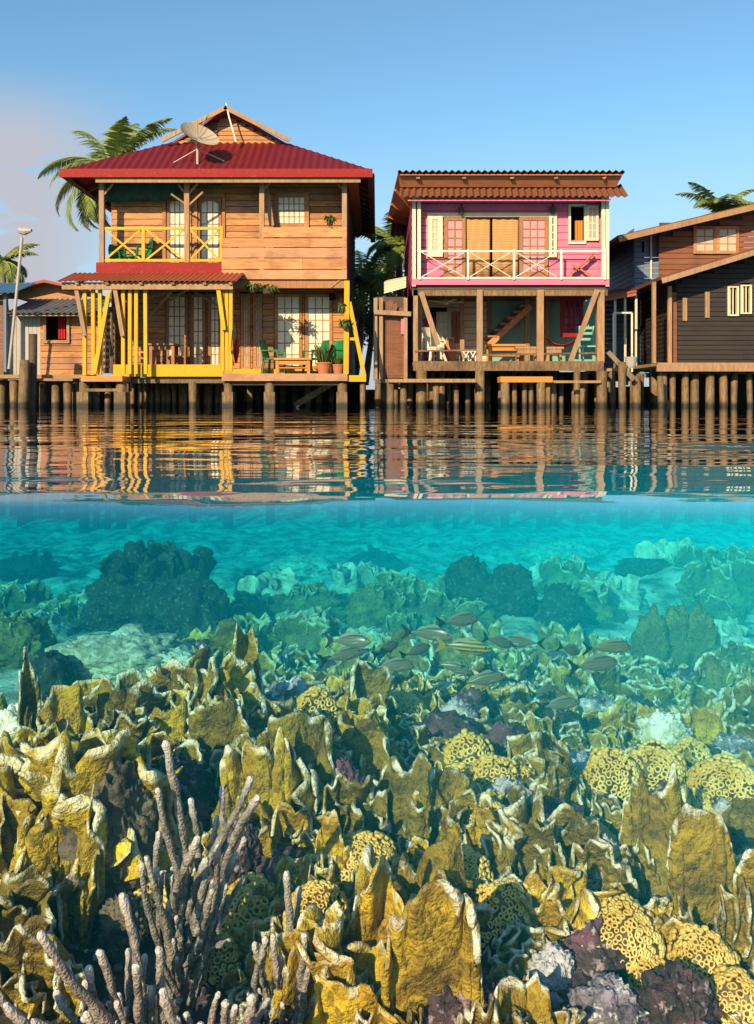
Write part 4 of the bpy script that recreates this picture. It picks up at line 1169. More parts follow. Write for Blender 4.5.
D2 = 27.5
H4 = empty('board_house', at(700, 300, D2 + 3), 0, 'taller brown board house with blue grey side and low pitched roof, behind the black one', 'house')
ba0 = X(659, D2); ba1 = X(900, D2)
q0 = (X(611, D2), Z(240, D2)); q1 = (X(755, D2), Z(206, D2)); sq = (q1[1] - q0[1]) / (q1[0] - q0[0]); qr = X(860, D2)
def btop(z):
    x = q0[0] + (z + .20 - q0[1]) / sq
    return (max(ba0, x), min(ba1, 2 * qr - x)) if x < qr else None
wop2 = (X(693, D2), X(738.5, D2), Z(254, D2), Z(226.5, D2))
b = MB(); clapboard(b, ba0, ba1, 1.0, q0[1] + sq * (qr - q0[0]), D2, [wop2], .17, .025, btop); b.build('wall', M['brownclap'], H4)
glazed('window', H4, wop2[0], (wop2[0] + wop2[1]) / 2, wop2[2], wop2[3], D2 + .02, 2, 3, M['clap'], M['palepane'], .09, .03, .08)
glazed('window', H4, (wop2[0] + wop2[1]) / 2 + .002, wop2[1], wop2[2], wop2[3], D2 + .02, 2, 3, M['clap'], M['palepane'], .09, .03, .08)
# blue-grey front wing, set a little back
b = MB(); clapboard(b, X(634.5, D2 + .3), ba0 + .2, .9, Z(229, D2), D2 + .3, [(X(640, D2 + .3), X(647, D2 + .3), Z(326, D2), Z(299, D2)), (X(642, D2 + .3), X(644.5, D2 + .3), Z(252, D2), Z(239, D2))], .16, .025)
b.build('wall', M['bluegrey'], H4)['label'] = 'blue grey painted boards of the narrow wing'
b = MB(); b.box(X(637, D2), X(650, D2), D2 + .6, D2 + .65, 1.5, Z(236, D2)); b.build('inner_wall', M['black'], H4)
b = MB(); b.box(ba0 + .05, X(745, D2), D2 + .10, D2 + .14, 1.0, Z(222, D2)); b.build('inner_wall', M['darkwood'], H4)
glazed('window', H4, X(640, D2 + .3), X(647, D2 + .3), Z(326, D2), Z(299, D2), D2 + .3, 2, 1, M['cream'], M['pane'], .06, .03, .06)
MB().box(X(650.5, D2 + .2), X(652, D2 + .2), D2 + .2, D2 + .26, 1.0, Z(229, D2)).build('downpipe', M['cream'], H4)
b = MB()
for s_, (xa, xb) in enumerate(((q0[0], qr), (qr, 2 * qr - q0[0]))):
    za = q0[1]; zb3 = q0[1] + sq * (qr - q0[0])
    if s_: za, zb3 = zb3, za
    b.add([(xa, D2 - .75, za), (xb, D2 - .75, zb3), (xb, D2 + 7, zb3), (xa, D2 + 7, za), (xa, D2 - .75, za - .10), (xb, D2 - .75, zb3 - .10), (xb, D2 + 7, zb3 - .10), (xa, D2 + 7, za - .10)],
          [(0, 1, 2, 3), (7, 6, 5, 4), (4, 5, 1, 0), (5, 6, 2, 1), (6, 7, 3, 2), (7, 4, 0, 3)])
rr = b.build('roof', M['clayroof'], H4)
b = MB(); b.bar((q0[0] + .02, D2 - .79, q0[1] - .12), (qr, D2 - .79, q0[1] + sq * (qr - q0[0]) - .12), .17, .05); b.build('bargeboard', M['post'], rr)
b = MB(); side_boards(b, D2 + .35, D2 + 6.5, .9, Z(226, D2), X(634.5, D2 + .3), -1); b.build('wall', M['bluegrey'], H4)
for px in (640, 655): pile('pile', H4, X(px, D2), D2, 1.0, .12)

E2 = 26.5
H5 = empty('open_shed', at(618, 368, E2), 0, 'dark grey open shed with slender pale posts between the pink and the brown houses', 'shed')
b = MB(); clapboard(b, X(603, E2 + 2), X(640, E2 + 2), .8, Z(300, E2 + 2), E2 + 2, [], .15); b.build('wall', M['bluegrey'], H5)
b = MB(); b.add([at(600, 297, E2 - .5), at(637, 290, E2 - .5), at(637, 286, E2 + 3), at(600, 292, E2 + 3), at(600, 299, E2 - .5), at(637, 292, E2 - .5), at(637, 288, E2 + 3), at(600, 294, E2 + 3)], [(0, 1, 2, 3), (7, 6, 5, 4), (4, 5, 1, 0), (5, 6, 2, 1), (6, 7, 3, 2), (7, 4, 0, 3)])
rr = b.build('roof', M['rustroof'], H5); b = MB(); b.bar(at(600, 300, E2 - .45), at(636, 293.5, E2 - .45), .12, .05); b.build('fascia', M['soffit'], rr)
for px in (615, 625, 636): MB().bar(at(px, 296, E2 - .3), at(px, 370, E2 - .3), .06, .06).build('post', M['cream'], H5)
b = MB(); b.box(X(600, E2), X(640, E2), E2 - .6, E2 + 2, Z(372, E2), Z(369, E2)); b.build('deck', M['post'], H5)
for px in (604, 612, 622, 633): pile('pile', H5, X(px, E2 - .5), E2 - .5, Z(372, E2), .1)
gt = MB()
gp = [at(613.5, 360, E2 - 1.1), at(613.5, 313, E2 - 1.1), at(632, 313, E2 - 1.1), at(632, 372, E2 - 1.1)]
for p, q in zip(gp[:-1], gp[1:]): gt.tube([p, q], .03, 6)
tag(gt.build('tubular_frame', M['white']), 'thin white tubular frame standing before the grey shed', 'frame')
# stray mooring posts and planks in the gap
for (px, py, y, r, ln, l) in ((622, 362, 22.9, .10, .05, 'stout mooring post rising beside the white frame'), (636, 376, 23.2, .11, 0, 'squat mooring post next to the black house deck')):
    o = pile('mooring_post', None, X(px, y), y, Z(py, y), r, lean=ln); tag(o, l, 'post', 'mooring posts in the gap')
pl_ = MB().bar(at(608, 352, 23.2), at(634, 380, 22.9), .12, .06).build('gangplank', M['pile']); tag(pl_, 'weathered plank sloping down to the water beside the pink house', 'plank')
bk = MB(); bk.tube([at(631, 368, 23.1), at(631, 366, 23.1), at(631, 358, 23.1), at(631, 357, 23.1)], [.10, .12, .16, .165], 12); bk = bk.build('bucket', M['greymetal']); tag(bk, 'grey bucket hung at the top of the plank by the squat post', 'bucket')
MB().tube([at(627.5, 358, 23.1), at(629, 354, 23.1), at(633, 354, 23.1), at(634.5, 358, 23.1)], .01, 5).build('handle', M['black'], bk)

# ================================================================== SHACKS ON THE LEFT
L = 25.0
H6 = empty('shack', at(50, 375, L + 2), 0, 'low weathered board shack with grey tin roof and one dark window, beside the yellow posts', 'shack')
wo = (X(46.5, L), X(67, L), Z(340.5, L), Z(315.5, L))
b = MB(); clapboard(b, X(40, L), X(98, L), .9, Z(310, L), L, [wo], .17); b.build('wall', M['clap'], H6)
b = MB()
for k in range(8): b.box(X(8 + k * 4.1, L), X(8 + k * 4.1 + 3.8, L), L + .02 + random.uniform(0, .01), L + .05, .9, Z(311, L))
b.build('wall', M['greymetal'], H6)['label'] = 'grey upright planks of the shack'
f = MB(); t = .08
f.box(wo[0] - t, wo[0], L - .05, L + .03, wo[2] - t, wo[3] + t); f.box(wo[1], wo[1] + t, L - .05, L + .03, wo[2] - t, wo[3] + t); f.box(wo[0], wo[1], L - .047, L + .03, wo[3], wo[3] + t); f.box(wo[0], wo[1], L - .047, L + .03, wo[2] - t, wo[2])
f = f.build('window', M['post'], H6)
b = MB(); b.sheet([[(wo[0] + .28 + .2 * j / 8, L + .12 + .02 * math.sin(j * 2.2), z) for j in range(9)] for z in (wo[2] + .05, (wo[2] + wo[3]) / 2, wo[3])], .5, thick=(0, .01, 0)); b.build('curtain', M['red'], f)
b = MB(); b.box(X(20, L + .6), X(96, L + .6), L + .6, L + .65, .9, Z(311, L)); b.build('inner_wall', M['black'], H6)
b = MB(); corrugated(b, X(5, L - .5), X(94, L - .5), lambda x: (x, L - .55, Z(313, L - .5)), lambda x: (x, L + 1.6, Z(299, L + 1.6)), .16, .02); b.build('roof', M['greyroof'], H6)
b = MB(); b.box(X(10, L - .45), X(92, L - .45), L - .45, L - .4, Z(316, L - .45), Z(313.6, L - .45)); b.build('fascia', M['post'], H6)
b = MB(); b.add([at(0, 299, L + 1.65), at(82, 299, L + 1.65), at(82, 287, L + 1.65), at(44, 281, L + 1.65), at(0, 290, L + 1.65)] + [at(0, 299, L + 1.7), at(82, 299, L + 1.7), at(82, 287, L + 1.7), at(44, 281, L + 1.7), at(0, 290, L + 1.7)], [(4, 3, 2, 1, 0), (5, 6, 7, 8, 9), (0, 1, 6, 5), (1, 2, 7, 6), (4, 0, 5, 9)])
b.build('gable_wall', M['clap'], H6)
b = MB()
for (p, q) in (((44, 279.5), (84, 288)), ((44, 279.5), (-4, 290))):
    a, c = at(*p, L + 1.2), at(*q, L + 1.2); d = Vector((0, 3, .0)); u_ = Vector((0, 0, .08))
    b.add([a, c, c + d, a + d, a - u_, c - u_, c + d - u_, a + d - u_], [(0, 1, 2, 3), (7, 6, 5, 4), (4, 5, 1, 0), (5, 6, 2, 1), (6, 7, 3, 2), (7, 4, 0, 3)])
b.build('ridge_roof', M['rustroof'], H6)
b = MB()
for k in range(4): b.box(X(-30, L), X(98, L), L - 1.0 + k * .3, L - .71 + k * .3, .78, .88)
b.build('deck', M['post'], H6)
b = MB(); b.box(X(28, 23.8), X(74, 23.8), 23.7, 24.0, Z(381, 23.8), Z(378.5, 23.8)); b.build('beam', M['post'], H6)
for (px, y, py, r) in ((30, 23.8, 380, .1), (43, 24.3, 382, .1), (56, 24.0, 382, .11), (68, 23.9, 380, .11), (76, 24.3, 378, .1), (14, 24.2, 380, .11), (2, 24.4, 380, .1), (-12, 24.3, 380, .1)):
    pile('pile', H6, X(px, y), y, Z(py, y), r)
b = MB(); b.box(X(-60, 27), X(92, 27), 27, 27.1, -1, .8); b.build('dark_backing', M['black'], H6)  # black sheet in place of the shade beneath the shack
for (px, py, y, r, l) in ((24.5, 360, 23.3, .13, 'thick leaning mooring post at the shack deck, lighter than the other'), (33, 334, 23.6, .10, 'tall dark post with a knotted top by the shack window')):
    o = pile('mooring_post', None, X(px, y), y, Z(py, y), r, M['darkwood'] if py < 340 else None, lean=-.08); tag(o, l, 'post', 'mooring posts of the shack')
H7 = empty('shack', at(5, 375, L), 0, 'narrow shack with blue tin roof at the very edge of the shore', 'shack')
b = MB(); corrugated(b, X(-90, 24.3), X(14.5, 24.3), lambda x: (x, 24.2, Z(293, 24.3)), lambda x: (x, 25.8, Z(283, 25.8)), .16, .02); b.build('roof', M['bluemetal'], H7)
b = MB(); clapboard(b, X(-90, 24.7), X(3, 24.7), .9, Z(294, 24.7), 24.7, [], .17); b.build('wall', M['brownclap'], H7)
MB().box(X(4, 24.5), X(7, 24.5), 24.45, 24.53, .88, Z(292, 24.5)).build('post', M['bluegrey'], H7)
b = MB(); b.box(X(-30, 24.2), X(5, 24.2), 24.1, 24.3, Z(378, 24.2), Z(372, 24.2)); b.build('beam', M['pile'], H7)
lp = empty('pole_lamp', at(9, 369, 23.9), 0, 'grey lamp head on a slender leaning pole in front of the shacks', 'lamp')
MB().tube([at(9, 369, 23.9), at(16, 300, 23.9), at(22, 238, 23.9)], .04, 8).build('pole', M['greymetal'], lp)
b = MB(); c = at(22.5, 231, 23.9); b.tube([c + Vector((-.1, 0, .08)), c + Vector((-.05, 0, .02)), c + Vector((.1, -.05, -.02)), c + Vector((.28, -.1, .0))], [.03, .10, .10, .04], 8); b.build('lamp_head', M['greymetal'], lp)
MB().tube([at(22, 239, 23.9), at(21, 226, 23.9)], .02, 6).build('bracket', M['greymetal'], lp)

rw = MB()  # added wall: keeps the gaps and the water behind the stilts dark
for k in range(150):
    x = -45 + k * .6
    rw.box(x, x + .585, 31 + random.uniform(0, .04), 31.12, -1.2, .62 + random.uniform(-.05, .08))
tag(rw.build('dark_backdrop_wall', M['darkwood']), 'dark plank wall added behind the stilts to darken the gaps and their reflection', 'backing wall')

# ================================================================== PALMS AND TREES
def palm(base, crown, fronds, label, group='coconut palms behind the houses', seed=1, length=2.4):
    rnd = random.Random(seed)
    o = empty('palm_tree', base, 0, label, 'palm tree', group)
    base, crown = Vector(base), Vector(crown)
    b = MB(); pts = []; k = 12
    for i in range(k + 1):
        t = i / k; p = base.lerp(crown, t); p.x += .25 * math.sin(t * 2.4) * (1 - t); pts.append(p)
    b.tube(pts, [.17 - .07 * i / k + .012 * (i % 2) for i in range(k + 1)], 9); b.build('trunk', M['bark'], o, smooth=True)
    b = MB()
    if isinstance(fronds, int):
        fronds = [(2 * PI * i / fronds + rnd.uniform(-.2, .2), rnd.uniform(-.15, 1.1), 1.0) for i in range(fronds)]
    for (az, el, s_) in fronds:
        ln = length * s_ * rnd.uniform(.9, 1.1)
        d = Vector((math.cos(az) * math.cos(el), math.sin(az) * math.cos(el), math.sin(el)))
        hz = Vector((math.cos(az), math.sin(az), 0)); pts = []; p = crown.copy(); e = el
        n_ = 16
        for i in range(n_ + 1):
            pts.append(p.copy())
            e -= (1.55 + .4 * math.cos(el)) * (1.15 - .5 * max(0, math.sin(el))) / n_ * (0.4 + 1.2 * i / n_)
            p = p + Vector((hz.x * math.cos(e), hz.y * math.cos(e), math.sin(e))) * (ln / n_)
        b.tube(pts, [.028 * (1 - .85 * i / n_) + .003 for i in range(n_ + 1)], 4, .9, caps=False)
        for i in range(1, n_):
            for sub in (0, .33, .66):
                q = pts[i].lerp(pts[i + 1], sub); t = (i + sub) / n_
                dd_ = (pts[i + 1] - pts[i]).normalized(); sd_ = dd_.cross(Vector((0, 0, 1))).normalized()
                for s2 in (-1, 1):
                    L_ = ln * .26 * math.sin(PI * min(.97, t * .86 + .12)) * rnd.uniform(.8, 1.1)
                    tip = q + (sd_ * s2 * .80 + dd_ * .55 + Vector((0, 0, -.32 - .3 * rnd.random()))).normalized() * L_
                    mid = q.lerp(tip, .5) + Vector((0, 0, .05 * L_)); w_ = dd_ * .028
                    b.add([q - w_, q + w_, mid + w_ * 1.1, mid - w_ * 1.1, tip], [(0, 1, 2, 3), (3, 2, 4)], rnd.random())
    b.build('crown', M['palm'], o)
    return o
pf = [(R(75), 1.35, 1.0), (R(30), 1.15, 1.0), (R(150), 1.15, .95), (R(95), 1.45, .9), (R(0), 1.2, .9), (R(-60), 1.2, .8), (R(170), .6, 1.0), (R(185), .12, 1.05), (R(215), -.18, 1.0), (R(190), -.55, .9), (R(235), -.7, .9), (R(165), -.6, .9), (R(140), .3, 1.0), (R(210), .35, 1.0), (R(160), -.25, .95), (R(240), -.3, .9), (R(10), .6, 1.), (R(290), .1, .9), (R(-40), .6, .9), (R(100), 1.3, .8), (R(200), -.45, .9), (R(55), .75, 1.0), (R(125), .9, .9)]
palm(at(135, 385, 29.5) + Vector((0, 0, .2)), at(114, 170, 28.5), pf, 'tall coconut palm with drooping fronds rising behind the left of the red roofed house', seed=3, length=2.7)
palm(at(2, 385, 30), at(2, 262, 30), 13, 'coconut palm half hidden over the blue tin roof of the shack', seed=5, length=1.5)
palm(at(722, 385, 38), at(720, 213, 38), 19, 'coconut palm whose fronds stick up over the brown board house roof', seed=8, length=2.1)
palm(at(398, 385, 32), at(398, 246, 32), 16, 'coconut palm in the gap close to the pink house, its crown beside the side eave', seed=12, length=2.0)
palm(at(352, 385, 33), at(362, 280, 33), 16, 'low coconut palm in the gap right behind the red roofed house corner', seed=15, length=2.4)
def tree(base, crown, rad, n, label, group=None, seed=1, leaf=.16):
    rnd = random.Random(seed); base = Vector(base); crown = Vector(crown)
    o = empty('leafy_tree', base, 0, label, 'tree', group)
    b = MB(); b.tube([base, base.lerp(crown, .5) + Vector((.1, 0, 0)), crown], [.16, .12, .05], 8)
    cl_ = []
    for k in range(18):
        a, e = rnd.uniform(0, 2 * PI), rnd.uniform(-.5, 1.4); r = rnd.uniform(.45, 1.0)
        c = crown + Vector((math.cos(a) * math.cos(e) * rad[0] * r, math.sin(a) * math.cos(e) * rad[1] * r, math.sin(e) * rad[2] * r))
        cl_.append((c, rnd.uniform(.25, .5) * min(rad), rnd.random()))
        if k < 9: b.tube([base.lerp(crown, .6), (base.lerp(crown, .8) + c) / 2, c], [.06, .035, .012], 5)
    b.build('trunk', M['bark'], o)
    b = MB()
    for k in range(n):
        c, r, tn = cl_[k % len(cl_)]
        v = Vector((rnd.gauss(0, 1), rnd.gauss(0, 1), rnd.gauss(0, 1))).normalized() * r * rnd.random() ** .4
        p = c + v; s_ = leaf * rnd.uniform(.6, 1.2)
        u = Vector((rnd.gauss(0, 1), rnd.gauss(0, 1), rnd.gauss(0, .6))).normalized(); w_ = u.cross(Vector((rnd.gauss(0, 1), rnd.gauss(0, 1), rnd.gauss(0, 1)))).normalized() * .35
        b.add([p, p + (u * .5 + w_) * s_, p + u * s_, p + (u * .5 - w_) * s_], [(0, 1, 2, 3)], min(1, max(0, tn * .6 + rnd.random() * .4)))
    b.build('crown', M['leaf'], o)
    return o
tr_g = 'leafy trees behind the houses'
tree(at(365, 385, 36), at(372, 300, 36), (1.3, 1.2, 1.5), 3200, 'dark leafy tree filling the gap between the two big houses, the lower one', tr_g, 2)
tree(at(392, 385, 38), at(397, 285, 38), (1.0, 1.2, 2.0), 3200, 'dark leafy tree close behind the fenced lean-to of the pink house', tr_g, 4)
tree(at(625, 385, 42), at(626, 288, 42), (.75, .7, .7), 1500, 'small dark tree showing beyond the open grey shed', tr_g, 6)
tree(at(352, 385, 36), at(350, 330, 36), (1.2, 1.2, 1.6), 2500, 'dark leafy tree low behind the slanting yellow side frame', tr_g, 9)
# ================================================================== THE REEF: MATERIALS
def coral_mat(name, dark, mid, light, rim, green=(0.12, 0.125, 0.025)):
    g = N(name)
    o = g.obj(); r = g.n('ShaderNodeObjectInfo').outputs['Random']
    n1 = g.noise(o, 9, 5, 0.6); n2 = g.noise(o, 38, 4, 0.6); n3 = g.noise(o, 120, 3, 0.6)
    c = g.mix(g.ramp(n1, 0.40, 0.66), mid, light)
    c = g.mix(g.math('MULTIPLY', g.ramp(r, 0.5, 1.0), 0.45), c, green)
    c = g.mix(g.math('MULTIPLY', g.ramp(n2, 0.48, 0.62), 0.65), c, dark)
    c = g.mix(g.math('MULTIPLY', g.attr('tint'), 0.45), c, dark)
    e = g.math('MULTIPLY', g.math('MULTIPLY', g.attr('edge'), g.ramp(n2, 0.28, 0.55)), g.ramp(n1, 0.32, 0.54))
    c = g.mix(g.ramp(e, 0.2, 0.8), c, rim)
    h = g.math('ADD', g.math('MULTIPLY', n2, 1.0), g.math('MULTIPLY', n3, 0.5))
    return g.done(c, 0.62, g.bump(h, 1.0, 0.02))
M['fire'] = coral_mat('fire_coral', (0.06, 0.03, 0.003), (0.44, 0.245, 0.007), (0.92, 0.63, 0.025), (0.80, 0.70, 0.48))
M['fire_dark'] = coral_mat('shaded_ochre_coral', (0.035, 0.019, 0.003), (0.17, 0.10, 0.006), (0.58, 0.38, 0.018), (0.76, 0.70, 0.54))  # darker copy of the fire coral, reef shade put into its colour
M['far_coral'] = coral_mat('far_coral', (0.03, 0.03, 0.015), (0.14, 0.13, 0.03), (0.34, 0.32, 0.08), (0.55, 0.55, 0.35))
g = N('zoanthid')
o = g.obj(); n1 = g.noise(o, 30, 4); n2 = g.noise(o, 7, 3)
ring = g.mix(g.ramp(n2, 0.35, 0.65), (0.50, 0.28, 0.02), (0.78, 0.58, 0.19))
c = g.mix(g.ramp(g.attr('edge'), 0.3, 0.6), g.mix(g.ramp(n1, 0.4, 0.6), (0.03, 0.016, 0.004), (0.11, 0.06, 0.014)), ring)
M['zoa'] = g.done(c, 0.55, g.bump(n1, 0.5, 0.004))
g = N('sea_rod')
o = g.obj(); n1 = g.noise(o, 60, 4, 0.65); n2 = g.noise(o, 150, 2)
vor = g.n('ShaderNodeTexVoronoi', {'Vector': o, 'Scale': 210.0}).outputs['Distance']
c = g.mix(g.ramp(n1, 0.35, 0.65), (0.09, 0.07, 0.06), (0.36, 0.29, 0.24))
c = g.mix(g.ramp(vor, 0.35, 0.15), c, (0.12, 0.075, 0.04))
c = g.mix(g.attr('edge'), c, (0.72, 0.62, 0.56))
M['rod'] = g.done(c, 0.7, g.bump(vor, 0.8, 0.004))
def rockmat(name, cols, thr=0.5):
    g = N(name)
    o = g.obj(); r = g.n('ShaderNodeObjectInfo').outputs['Random']
    o2 = g.n('ShaderNodeVectorMath', {0: o, 1: r}, operation='ADD').outputs[0]
    n1 = g.noise(o2, 12, 6, 0.65); n2 = g.noise(o2, 34, 4, 0.6); n3 = g.noise(o2, 5, 3)
    c = g.mix(g.ramp(n1, 0.42, 0.58), cols[0], cols[1])
    c = g.mix(g.ramp(n3, thr, thr + 0.1), c, cols[2])
    c = g.mix(g.math('MULTIPLY', g.ramp(n2, 0.56, 0.66), 0.85), c, cols[3])
    return g.done(c, 0.8, g.bump(g.math('ADD', n2, n1), 0.9, 0.02))
M['crust'] = rockmat('pink_crusted_rock', [(0.015, 0.011, 0.014), (0.075, 0.035, 0.045), (0.15, 0.05, 0.08), (0.42, 0.30, 0.33)])
M['palerock'] = rockmat('bleached_rock', [(0.05, 0.04, 0.06), (0.26, 0.21, 0.26), (0.50, 0.44, 0.47), (0.74, 0.70, 0.66)], 0.45)
M['sponge'] = rockmat('brown_sponge', [(0.035, 0.026, 0.02), (0.17, 0.115, 0.07), (0.25, 0.17, 0.10), (0.10, 0.05, 0.05)])
M['headrock'] = rockmat('far_reef_rock', [(0.006, 0.008, 0.008), (0.022, 0.025, 0.02), (0.045, 0.05, 0.03), (0.16, 0.17, 0.10)], 0.55)
M['sandrock'] = rockmat('sandy_rock', [(0.26, 0.25, 0.17), (0.56, 0.54, 0.40), (0.68, 0.65, 0.50), (0.16, 0.17, 0.09)], 0.5)
M['anem'] = rockmat('bleached_patch', [(0.50, 0.47, 0.36), (0.80, 0.78, 0.66), (0.85, 0.83, 0.75), (0.60, 0.48, 0.16)], 0.5)

# ================================================================== THE REEF: SHAPES
def grid_normals(Pg):
    du = np.gradient(Pg, axis=1); dv = np.gradient(Pg, axis=0)
    n = np.cross(du, dv); l = np.linalg.norm(n, axis=-1, keepdims=True)
    return n / np.maximum(l, 1e-9)

def blade(mb, w_, h_, seed, origin=(0, 0, 0), heading=0.0, lean=0.0, nu=26, nv=18, fan=0.7, base=0.38, fold=0.16, k=4.0, rag=1.0, thick=None, twist=0.0, top=0.22, sqr=0.74, frill=1.0):
    """one upright plate of fire coral: waved, ragged along its rim, pale at the very edge"""
    rs = np.random.RandomState(seed)
    u = np.linspace(-1, 1, nu); v = np.linspace(0, 1, nv) ** 0.85
    Uu, V = np.meshgrid(u, v)
    s = seed * 1.37
    z0 = np.zeros_like(u)
    def n1(f, q): return vnoise(np.stack([u * f + s + q, z0 + s * .7, z0], -1), seed)
    scal = np.sin(u * (3.2 + 2.4 * rs.rand()) + 6 * rs.rand() + 0.8 * n1(1.5, 2))
    sc2 = np.sin(u * (9 + 4 * rs.rand()) + 6 * rs.rand() + 1.5 * n1(2.5, 4))
    Rl = 1 + rag * (0.10 * n1(1.2, 1) + 0.085 * scal + 0.060 * sc2 + 0.030 * np.sin(u * 23 + 3 * n1(3, 8)) * (1 + n1(2, 3)))
    th = Uu * (1.05 + 0.9 * top)                       # a rounded fan: u turns about the foot, v runs out to the rim
    sx = np.sign(th) * np.abs(np.sin(th)) ** sqr / math.sin(1.25) ** sqr
    cz = np.abs(np.cos(th)) ** sqr
    H = h_ * cz[-1] * Rl
    hw_ = w_ / 2 * (base + (1 - base) * V ** fan)
    nn = vnoise(np.stack([Uu * 1.6 + s, V * 1.5 + 3, 0 * V + s], -1), seed + 3)
    n2 = vnoise(np.stack([Uu * 5.0 + s, V * 1.6, 0 * V + s], -1), seed + 5)
    n3 = vnoise(np.stack([Uu * 9.0 + s, V * 4.0, 0 * V], -1), seed + 7)
    edge_wob = 1.5 * vnoise(np.stack([V * 4.5, 0 * V + np.sign(Uu) * 3, 0 * V + s], -1), seed + 8)
    x = sx * hw_ * (1 + (Rl[None, :] - 1) * 0.8) * (1 + 0.10 * edge_wob * np.abs(Uu))
    z = V * H[None, :]
    ph = rs.rand(4) * 6.28
    y = w_ * (fold * V ** 0.8 * (0.62 * np.sin(Uu * k + ph[0] + 1.3 * nn) + 0.55 * nn)
              + 0.085 * frill * V ** 2.2 * np.sin(Uu * k * 2.1 + ph[1] + 2.2 * n2)
              + 0.050 * frill * V ** 5 * np.sin(Uu * 15 + ph[2] + 3 * nn)
              + 0.016 * V * np.sin(th * 17 + ph[3] + 3.0 * nn + 1.5 * n2) + 0.035 * n2 * (0.3 + V) + 0.020 * n3) + lean * h_ * V ** 1.6
    if twist:
        a = twist * V; x, y = x * np.cos(a) - y * np.sin(a), x * np.sin(a) + y * np.cos(a)
    Pg = np.stack([x, y, z], -1)
    n = grid_normals(Pg)
    lmp = vnoise(np.stack([Uu * 6.5 + s, V * 6 * h_ / w_ + s, 0 * V], -1), seed + 17) + .6 * vnoise(np.stack([Uu * 13 + s, V * 12 * h_ / w_, 0 * V + 2], -1), seed + 19)
    t = (thick or max(0.008, 0.070 * w_)) * (1.0 - 0.25 * V) / 2 * np.clip(1 + .75 * lmp, .35, 2.2)
    t = t * (1 - 0.35 * np.clip((np.abs(Uu) - 0.8) / 0.2, 0, 1))
    rimn = vnoise(np.stack([Uu * 7 + s, V * 3, 0 * V], -1), seed + 11)
    e = np.clip((V - 0.935 + 0.06 * rimn) / 0.05, 0, 1)
    e = np.maximum(e, np.clip((np.abs(Uu) - 0.95) / 0.04, 0, 1) * np.clip((V - 0.55) * 3, 0, 1) * (0.5 + 0.5 * rimn))
    c, s_ = math.cos(heading), math.sin(heading)
    Rm = np.array([[c, -s_, 0], [s_, c, 0], [0, 0, 1]])
    Fp = (Pg + n * t[..., None]) @ Rm.T + np.array(origin)
    Bp = (Pg - n * t[..., None]) @ Rm.T + np.array(origin)
    m = nu * nv; idx = np.arange(m).reshape(nv, nu)
    fa = np.stack([idx[:-1, :-1], idx[:-1, 1:], idx[1:, 1:], idx[1:, :-1]], -1).reshape(-1, 4)
    per = list(idx[:, 0]) + list(idx[-1, 1:]) + list(idx[-2::-1, -1])
    inn = list(idx[:, 1]) + list(idx[-2, 1:]) + list(idx[-2::-1, -2])
    Pf = Pg.reshape(-1, 3); tf = t.reshape(-1)
    o_ = Pf[per] - Pf[inn]; o_ /= np.maximum(np.linalg.norm(o_, axis=1, keepdims=True), 1e-9)
    Mp = (Pf[per] + o_ * (tf[per] * 1.1)[:, None]) @ Rm.T + np.array(origin)      # the rounded bead of the rim
    faces = fa[:, ::-1].tolist() + (fa + m).tolist()
    for q_, (a, b_) in enumerate(zip(per[:-1], per[1:])):
        faces.append((int(b_), int(a), 2 * m + q_, 2 * m + q_ + 1)); faces.append((int(a) + m, int(b_) + m, 2 * m + q_ + 1, 2 * m + q_))
    ee = e.reshape(-1)
    tn = 0.5 * rs.rand() + 0 * V.reshape(-1)
    em = ee[per] * .9
    mb.add(np.concatenate([Fp.reshape(-1, 3), Bp.reshape(-1, 3), Mp]).tolist(), faces, np.concatenate([tn, tn, tn[per]]).tolist(), np.concatenate([ee, ee, em]).tolist())

_ico = {}
def ico(sub):
    if sub not in _ico:
        bm = bmesh.new(); bmesh.ops.create_icosphere(bm, subdivisions=sub, radius=1.0)
        bm.verts.ensure_lookup_table()
        _ico[sub] = (np.array([v.co[:] for v in bm.verts]), [tuple(v.index for v in f.verts) for f in bm.faces]); bm.free()
    return _ico[sub]
def lump(mb, r, seed, sub=4, centre=(0, 0, 0), squash=(1, 1, 0.8), rough=0.25, freq=2.0, octs=4, tint=0.6, knob=0.0):
    v, f = ico(sub)
    d = 1 + rough * fbm(v * freq + seed * 3.1, octs, seed)
    if knob: d = d + knob * (1 - np.abs(fbm(v * freq * 3.2 + seed, 2, seed + 4)) * 3).clip(0, 1)
    p = v * d[:, None] * r * np.array(squash) + np.array(centre)
    mb.add(p.tolist(), f, tint)
    return d

